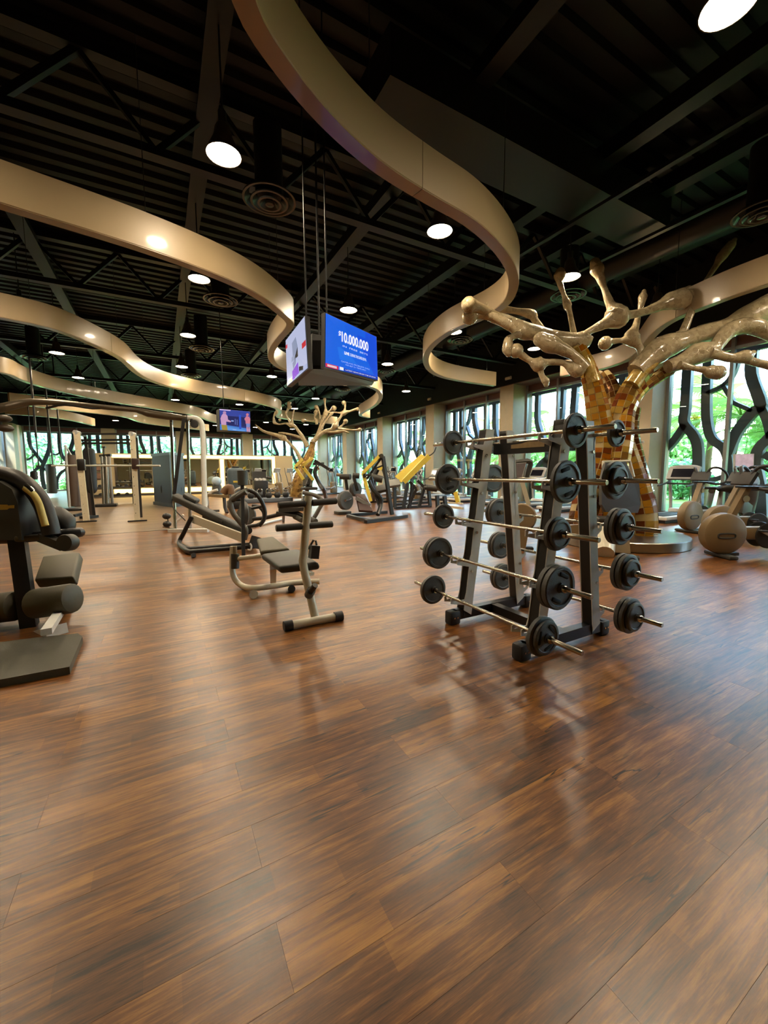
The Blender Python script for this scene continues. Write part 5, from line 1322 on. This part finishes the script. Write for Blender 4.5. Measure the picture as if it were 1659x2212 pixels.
d = 13.4
t = Thing('weight_column', 'tall dark machine column wrapped in black cover, right behind the left ivory post', 'exercise machine', PZ(193, 1114, 0))
t.part('cover', MB().tube([P(192, 968, d), P(192, 974, d), P(193, 1000, d), P(195, 1040, d), P(197, 1058, d), P(195, 1064, d)], [.10, .17, .19, .19, .17, .1], 14, 3), mat('navy_black_cover', '17181d', .6))
t.part('column', MB().bar(PZ(196, 1114, .03), P(192, 1058, d), .22, .2), mat('column_brown', '3c2c24', .5), ang=0)
t.part('neck', MB().bar(P(191, 972, d), P(184, 942, d), .07, .07), BLACK, ang=0)
t.part('foot', MB().bar(PZ(180, 1118, .05), PZ(205, 1115, .05), .3, .08).bar(PZ(160, 1114, .04), PZ(193, 1106, .1), .1, .08), BLACK, ang=0)
d = 10.2
t = Thing('cable_machine', 'cable crossover machine with long overhead boom and chrome guide rods, far left', 'exercise machine', PZ(375, 1142, 0))
BROWNM = mat('bronze_tube', '4f4434', .35, .3)
t.part('boom', MB().tube([P(-60, 890, 9.2), P(0, 882, 9.3), P(45, 872, 9.5), P(80, 868, 9.6), P(150, 872, 9.8), P(230, 880, 9.9), P(295, 886, 10.0), P(320, 893, 10.0), P(360, 899, 10.1), P(403, 904, 10.2)], [.11, .11, .1, .075, .06, .06, .06, .09, .09, .07], 12, 3), BROWNM)
t.part('boom_wrap', MB().tube([P(100, 882, 9.7), P(140, 874, 9.75), P(200, 882, 9.85), P(240, 878, 9.9)], .03, 8, 3), BLACK)
t.part('joint', MB().bar(P(398, 898, d), P(398, 912, d), .1, .12), BLACK, ang=0)
t.part('arch_tube', MB().tube([P(405, 903, d + .1), P(424, 904, d + .1), P(435, 914, d + .1), P(438, 940, d + .1), P(440, 1000, d + .1), P(442, 1090, d + .1), PZ(444, 1146, .0)], .065, 12, 4), SILVER)
for a, b in (((370, 908), (379, 1143)), ((405, 908), (411, 1141))): t.part('guide_rod', MB().cyl(PZ(*b, 0.02), P(*a, d), .04, 12), CHROME)
t.part('strut', MB().bar(P(397, 905, d - .1), P(376, 1068, d - .1), .08, .08), BLACK, ang=0)
t.part('base_rail', MB().bar(PZ(365, 1146, .04), PZ(450, 1146, .04), .12, .08), SILVER, ang=0)
t.part('pulley', disc(MB(), P(420, 916, d), tuple(fw), .1, .06, 18), BLACK)
t.part('pulley_bracket', MB().bar(P(413, 906, d), P(418, 918, d), .06, .05), BLACK, ang=0)
t.part('ankle_roll', MB().ball(P(360, 1115, d), .095, 12, (1.1, 1, .85)), BLACK); t.part('ankle_roll', MB().ball(P(361, 1132, d), .095, 12, (1.1, 1, .85)), BLACK)
t.part('roll_axle', MB().bar(P(360, 1108, d + .02), P(366, 1143, d + .05), .03, .03).bar(P(352, 1138, d), P(375, 1142, d), .03, .03), STEEL, ang=0)
t.part('foot_lever', MB().tube([P(376, 1130, d), P(392, 1118, d), P(396, 1112, d)], .03, 8), SILVER)
for x, y in ((8, 904), (12, 925)): t.part('pulley_wheel', MB().ball(P(x, y, 9.1), .14, 14, (1.1, 1, .62)), mat('pulley_brown', '3a2f22', .45))
t.part('pulley_post', MB().bar(P(-8, 880, 9.2), P(-4, 932, 9.1), .06, .06), PALE, ang=0)
c_ = [PZ(333, 1090, 0), PZ(372, 1096, 0), PZ(403, 1091, 0)]
t = Thing('weight_tower', 'big black boxed weight tower between the smith machine and the cable machine', 'exercise machine', c_[1])
far = c_[0] + c_[2] - c_[1]
H_ = 2.3
def tower(mb, k, z0, z1):
    m = (c_[0] + c_[2]) / 2; q = [m + (p - m) * k for p in (c_[0], c_[1], c_[2], far)]
    mb.v += [p + V(0, 0, z0) for p in q] + [p + V(0, 0, z1) for p in q]; o = len(mb.v) - 8
    mb.f += [tuple(o + i for i in f) for f in ((3, 2, 1, 0), (4, 5, 6, 7), (0, 1, 5, 4), (1, 2, 6, 5), (2, 3, 7, 6), (3, 0, 4, 7))]; return mb
t.part('shroud', tower(MB(), .96, .12, H_ - .12), mat('slate_black', '262524', .5), ang=0)
t.part('top_cap', tower(MB(), 1.02, H_ - .12, H_), BLACK, ang=0); t.part('plinth', tower(MB(), 1.06, 0, .14), DGREY, ang=0)
for px, py in ((389, 1057), (351, 1057)): t.part('oval_window', MB().ball(P(px, py, 17.6), .15, 12, (.55, .4, 1.5)), BLACK)
t.part('logo_plate', MB().rbox(P(366, 981, 17.6), (.3, .03, .06), .01), PALE)

def hang(name, label, cat, x, y0, y1, d, r, m, grp=None, top=None):
    c = P(x, y1, d)
    t = Thing(name, label, cat, c, group=grp)
    a, b = P(x, y0, d), P(x + (y1 - y0) * .06, y1, d)
    L = (b - a).length
    t.part('bag', MB().lathe([(.001, -.02), (r * .6, -.01), (r, .05), (r, L - .06), (r * .9, L - .01), (.001, L)], a, b - a, 18), m)
    t.part('strap', MB().tube([a, V(a.x, a.y, ROOF + .012)], .02, 6), BLACK)
    return t
hang('punching_bag', 'slim dark green black punching bag hanging by the back left window', 'punching bag', 109, 1003, 1066, 24.0, .25, mat('bag_green_black', '26281f', .5))
hang('punching_bag', 'small black speed bag hanging above the dark left machine', 'punching bag', 73, 1018, 1036, 21.0, .16, BLACK)
for i, (x, y0, y1, dd) in enumerate(((74, 884, 945, 14.0), (105, 918, 957, 18.0), (126, 918, 958, 20.0))):
    a, b = P(x, y0, dd), P(x + 4, y1, dd)
    t = Thing('hanging_strap', 'black hanging suspension strap, %s from the left before the back window' % ('first', 'second', 'third')[i], 'strap', b, group='black suspension straps')
    t.part('webbing', MB().bar(V(a.x, a.y, ROOF + .012), b, .09, .05), BLACK, ang=0)
    t.part('cord', MB().cyl(b, b - V(0, 0, 1.0), .02, 6), BLACK)
    t.part('handle', MB().cyl(b - V(.07, 0, 1.0), b - V(-.07, 0, 1.0), .03, 8), RUBBER)
t = Thing('punching_bag', 'brown leather heavy bag in a steel stand left of the smith machine', 'punching bag', PZ(155, 1097, 0))
dd = 17.0
t.part('bag', MB().tube([P(154, 984, dd), P(155, 1000, dd), P(159, 1060, dd), P(161, 1094, dd)], [.22, .24, .24, .22], 16), mat('brown_leather', '4a372a', .45))
t.part('stand_post', MB().cyl(PZ(151, 1099, 0), P(141, 962, dd - .3), .04, 8), PALE)
t.part('stand_arm', MB().bar(P(141, 962, dd - .3), P(154, 984, dd), .05, .05), PALE, ang=0)
t.part('base', MB().rbox(PZ(157, 1100, .05), (.9, .6, .1), .03), BLACK)
t = Thing('cable_column', 'grey pillar cable machine with white label, seen between the smith posts', 'exercise machine', PZ(232, 1090, 0))
dd = 17.5
for x in (221, 229): t.part('cylinder', MB().cyl(PZ(x + 4, 1089, .1), P(x, 985, dd), .075, 12), STEEL)
t.part('post', MB().cyl(PZ(243, 1092, 0), P(235, 985, dd), .06, 10), PALE)
t.part('crosshead', MB().bar(P(216, 985, dd), P(240, 983, dd), .12, .1).bar(P(224, 985, dd), P(224, 966, dd), .06, .06).bar(P(222, 966, dd), P(228, 966, dd), .08, .06), BLACK, ang=0)
t.part('label_plate', MB().bar(P(221, 1000, dd - .12), P(221, 986, dd - .12), .14, .02), mat('white_label', 'd8dde2', .4), ang=0)
t.part('base', MB().rbox(PZ(230, 1091, .06), (.8, .7, .12), .03), BLACK)
# framed photographs on the cream partition
for i, (z0, z1) in enumerate(((1.05, 1.5), (1.55, 2.0))):
    t = Thing('picture_frame', 'dark framed photograph on the cream partition, %s of two' % ('lower', 'upper')[i], 'picture', (-3.35, YP, z0))
    t.part('frame', MB().span((-3.62, YP - .04, z0), (-3.1, YP - .002, z1)), mat('frame_wood', '3a2a20', .5), ang=0)
    t.part('print', MB().span((-3.57, YP - .046, z0 + .05), (-3.15, YP - .038, z1 - .05)), mat('print_brown', '7a5a48', .6, var=.6, scale=5), ang=0)
# dumbbells on a low rack before the mirrors
t = Thing('dumbbell_rack', 'low black dumbbell rack behind the smith machine', 'rack', (-2.3, 22.5, 0))
for z in (.35, .75): t.part('shelf', MB().box((-2.3, 22.5, z), (2.2, .45, .05), Matrix.Rotation(R(-12), 3, 'X')), BLACK, ang=0)
for s in (-1, 1): t.part('side_panel', MB().span((-2.3 + s * 1.1 - .03, 22.25, 0), (-2.3 + s * 1.1 + .03, 22.8, .9)), DGREY, ang=0)
for z in (.35, .75):
    for i in range(6):
        x = -3.15 + i * .34; q = V(x, 22.48, z + .1)
        u = Thing('dumbbell', 'black dumbbell on the %s shelf of the low rack, number %s from the left' % ('lower' if z < .5 else 'upper', ('one', 'two', 'three', 'four', 'five', 'six')[i]), 'dumbbell', q, group='dumbbells on the low rack')
        u.part('handle', MB().cyl(q - V(0, .12, 0), q + V(0, .12, 0), .018, 8), CHROME)
        for s in (-1, 1): u.part('head', MB().lathe([(.001, -.05), (.06, -.05), (.075, -.03), (.075, .03), (.06, .05), (.001, .05)], q + V(0, s * .14, 0), (0, 1, 0), 10), RUBBER)
# kettlebells on a grey step
kb = PZ(572, 1085, 0)
solo('step_platform', 'low blue grey step under the row of kettlebells', 'step', MB().rbox((kb.x, kb.y + .1, .1), (2.6, .9, .2), .03), mat('step_bluegrey', '5c6670', .5), (kb.x, kb.y + .1, 0))
for i in range(6):
    q = V(kb.x - 1.05 + i * .42, kb.y + .05, .2)
    u = Thing('kettlebell', 'black kettlebell with steel handle, %s from the left on the grey step' % ('first', 'second', 'third', 'fourth', 'fifth', 'sixth')[i], 'kettlebell', q, group='kettlebells on the grey step')
    u.part('body', MB().lathe([(.001, 0), (.10, 0), (.15, .08), (.16, .14), (.13, .23), (.07, .27), (.001, .28)], q, n=18), RUBBER)
    u.part('handle', MB().tube([q + V(-.09, 0, .22), q + V(-.12, 0, .34), q + V(-.08, 0, .44), q + V(.08, 0, .44), q + V(.12, 0, .34), q + V(.09, 0, .22)], .025, 8, 3), CHROME)
t = Thing('storage_box', 'open black bin with white towels, beside the grey drum before the mirrors', 'bin', (P(562, 1042, 22).x, P(562, 1042, 22).y, 0)); q = t.off
t.part('box', MB().rbox((q.x, q.y, .5), (.75, .55, 1.0), .03), BLACK)
for i in range(3): t.part('towel_roll', MB().cyl((q.x - .2 + i * .2, q.y - .2, 1.05), (q.x - .2 + i * .2, q.y + .2, 1.05), .08, 12), mat('white_towel', 'd8d6d0', .9))
t.part('lid', MB().box((q.x, q.y + .2, 1.25), (.75, .04, .5), Matrix.Rotation(R(-14), 3, 'X')), BLACK, ang=0)
q = PZ(512, 1098, 0); q.z = 0
t = Thing('weight_stack_cover', 'blue grey rounded weight stack cover with yellow badge, behind the foam roll of the press', 'exercise machine', q)
t.part('shell', MB().rbox(q + V(0, 0, .98), (.62, .5, 1.3), .14, seg=3), mat('shell_bluegrey', '4c5a62', .4)); t.part('plinth', MB().rbox(q + V(0, 0, .16), (.7, .6, .32), .05), BLACK)
t.part('badge', MB().rbox(q + V(-.05, -.256, 1.08), (.18, .012, .07), .005), YELLOW); t.part('cap', MB().rbox(q + V(0, 0, 1.66), (.26, .2, .06), .02), BLACK)
q = V(3.2, 28.6, 0)
t = Thing('gym_ball', 'pale blue gym ball on a ring stand before the mirror wall', 'gym ball', q)
t.part('ball', MB().ball(q + V(0, 0, .86), .32, 18), mat('ball_blue', '9fb4c4', .35)); t.part('ring_stand', MB().lathe([(.25, .60), (.29, .60), (.36, 0), (.32, 0)], q, n=18, closed_prof=True), DGREY)
# cream tubed machine in front of the mirrors
d = 14.5
t = Thing('leg_press', 'cream tube machine with brown cushion, behind the head of the incline press', 'exercise machine', PZ(475, 1105, 0))
t.part('frame_tube', MB().tube([P(446, 1092, d), P(448, 1074, d), P(455, 1063, d), P(470, 1058, d)], .05, 8, 3), SILVER)
t.part('beam', MB().bar(P(450, 1070, d), P(496, 1073, d), .12, .1), TAN, ang=0)
t.part('cushion', MB().tube([P(482, 1066, d), P(488, 1057, d), P(498, 1053, d), P(500, 1068, d)], .13, 12, 3), mat('cushion_brown', '6e5238', .5))
t.part('hoop', MB().tube([P(501, 1075, d), P(505, 1062, d), P(518, 1054, d), P(532, 1054, d)], .045, 8, 3), SILVER)
t.part('leg', MB().tube([P(484, 1072, d), P(486, 1096, d), PZ(490, 1108, .0)], .06, 8), BLACK)
t.part('foot_bar', MB().cyl(PZ(450, 1104, .05), PZ(474, 1103, .05), .04, 8), BLACK)
t.part('leg', MB().cyl(P(448, 1075, d), PZ(450, 1104, .03), .045, 8), SILVER)

for (px, py), lb in (((1383, 955), 'small grey control plate on the limestone pier behind the tree'),):
    q = PXx(px, py, XR - .012)
    u = Thing('control_plate', lb, 'wall switch', q)
    u.part('plate', MB().rbox(q, (.024, .26, .09), .01), PALE); u.part('button_strip', MB().rbox(q - V(.014, 0, 0), (.006, .18, .03), .002), MGREY)
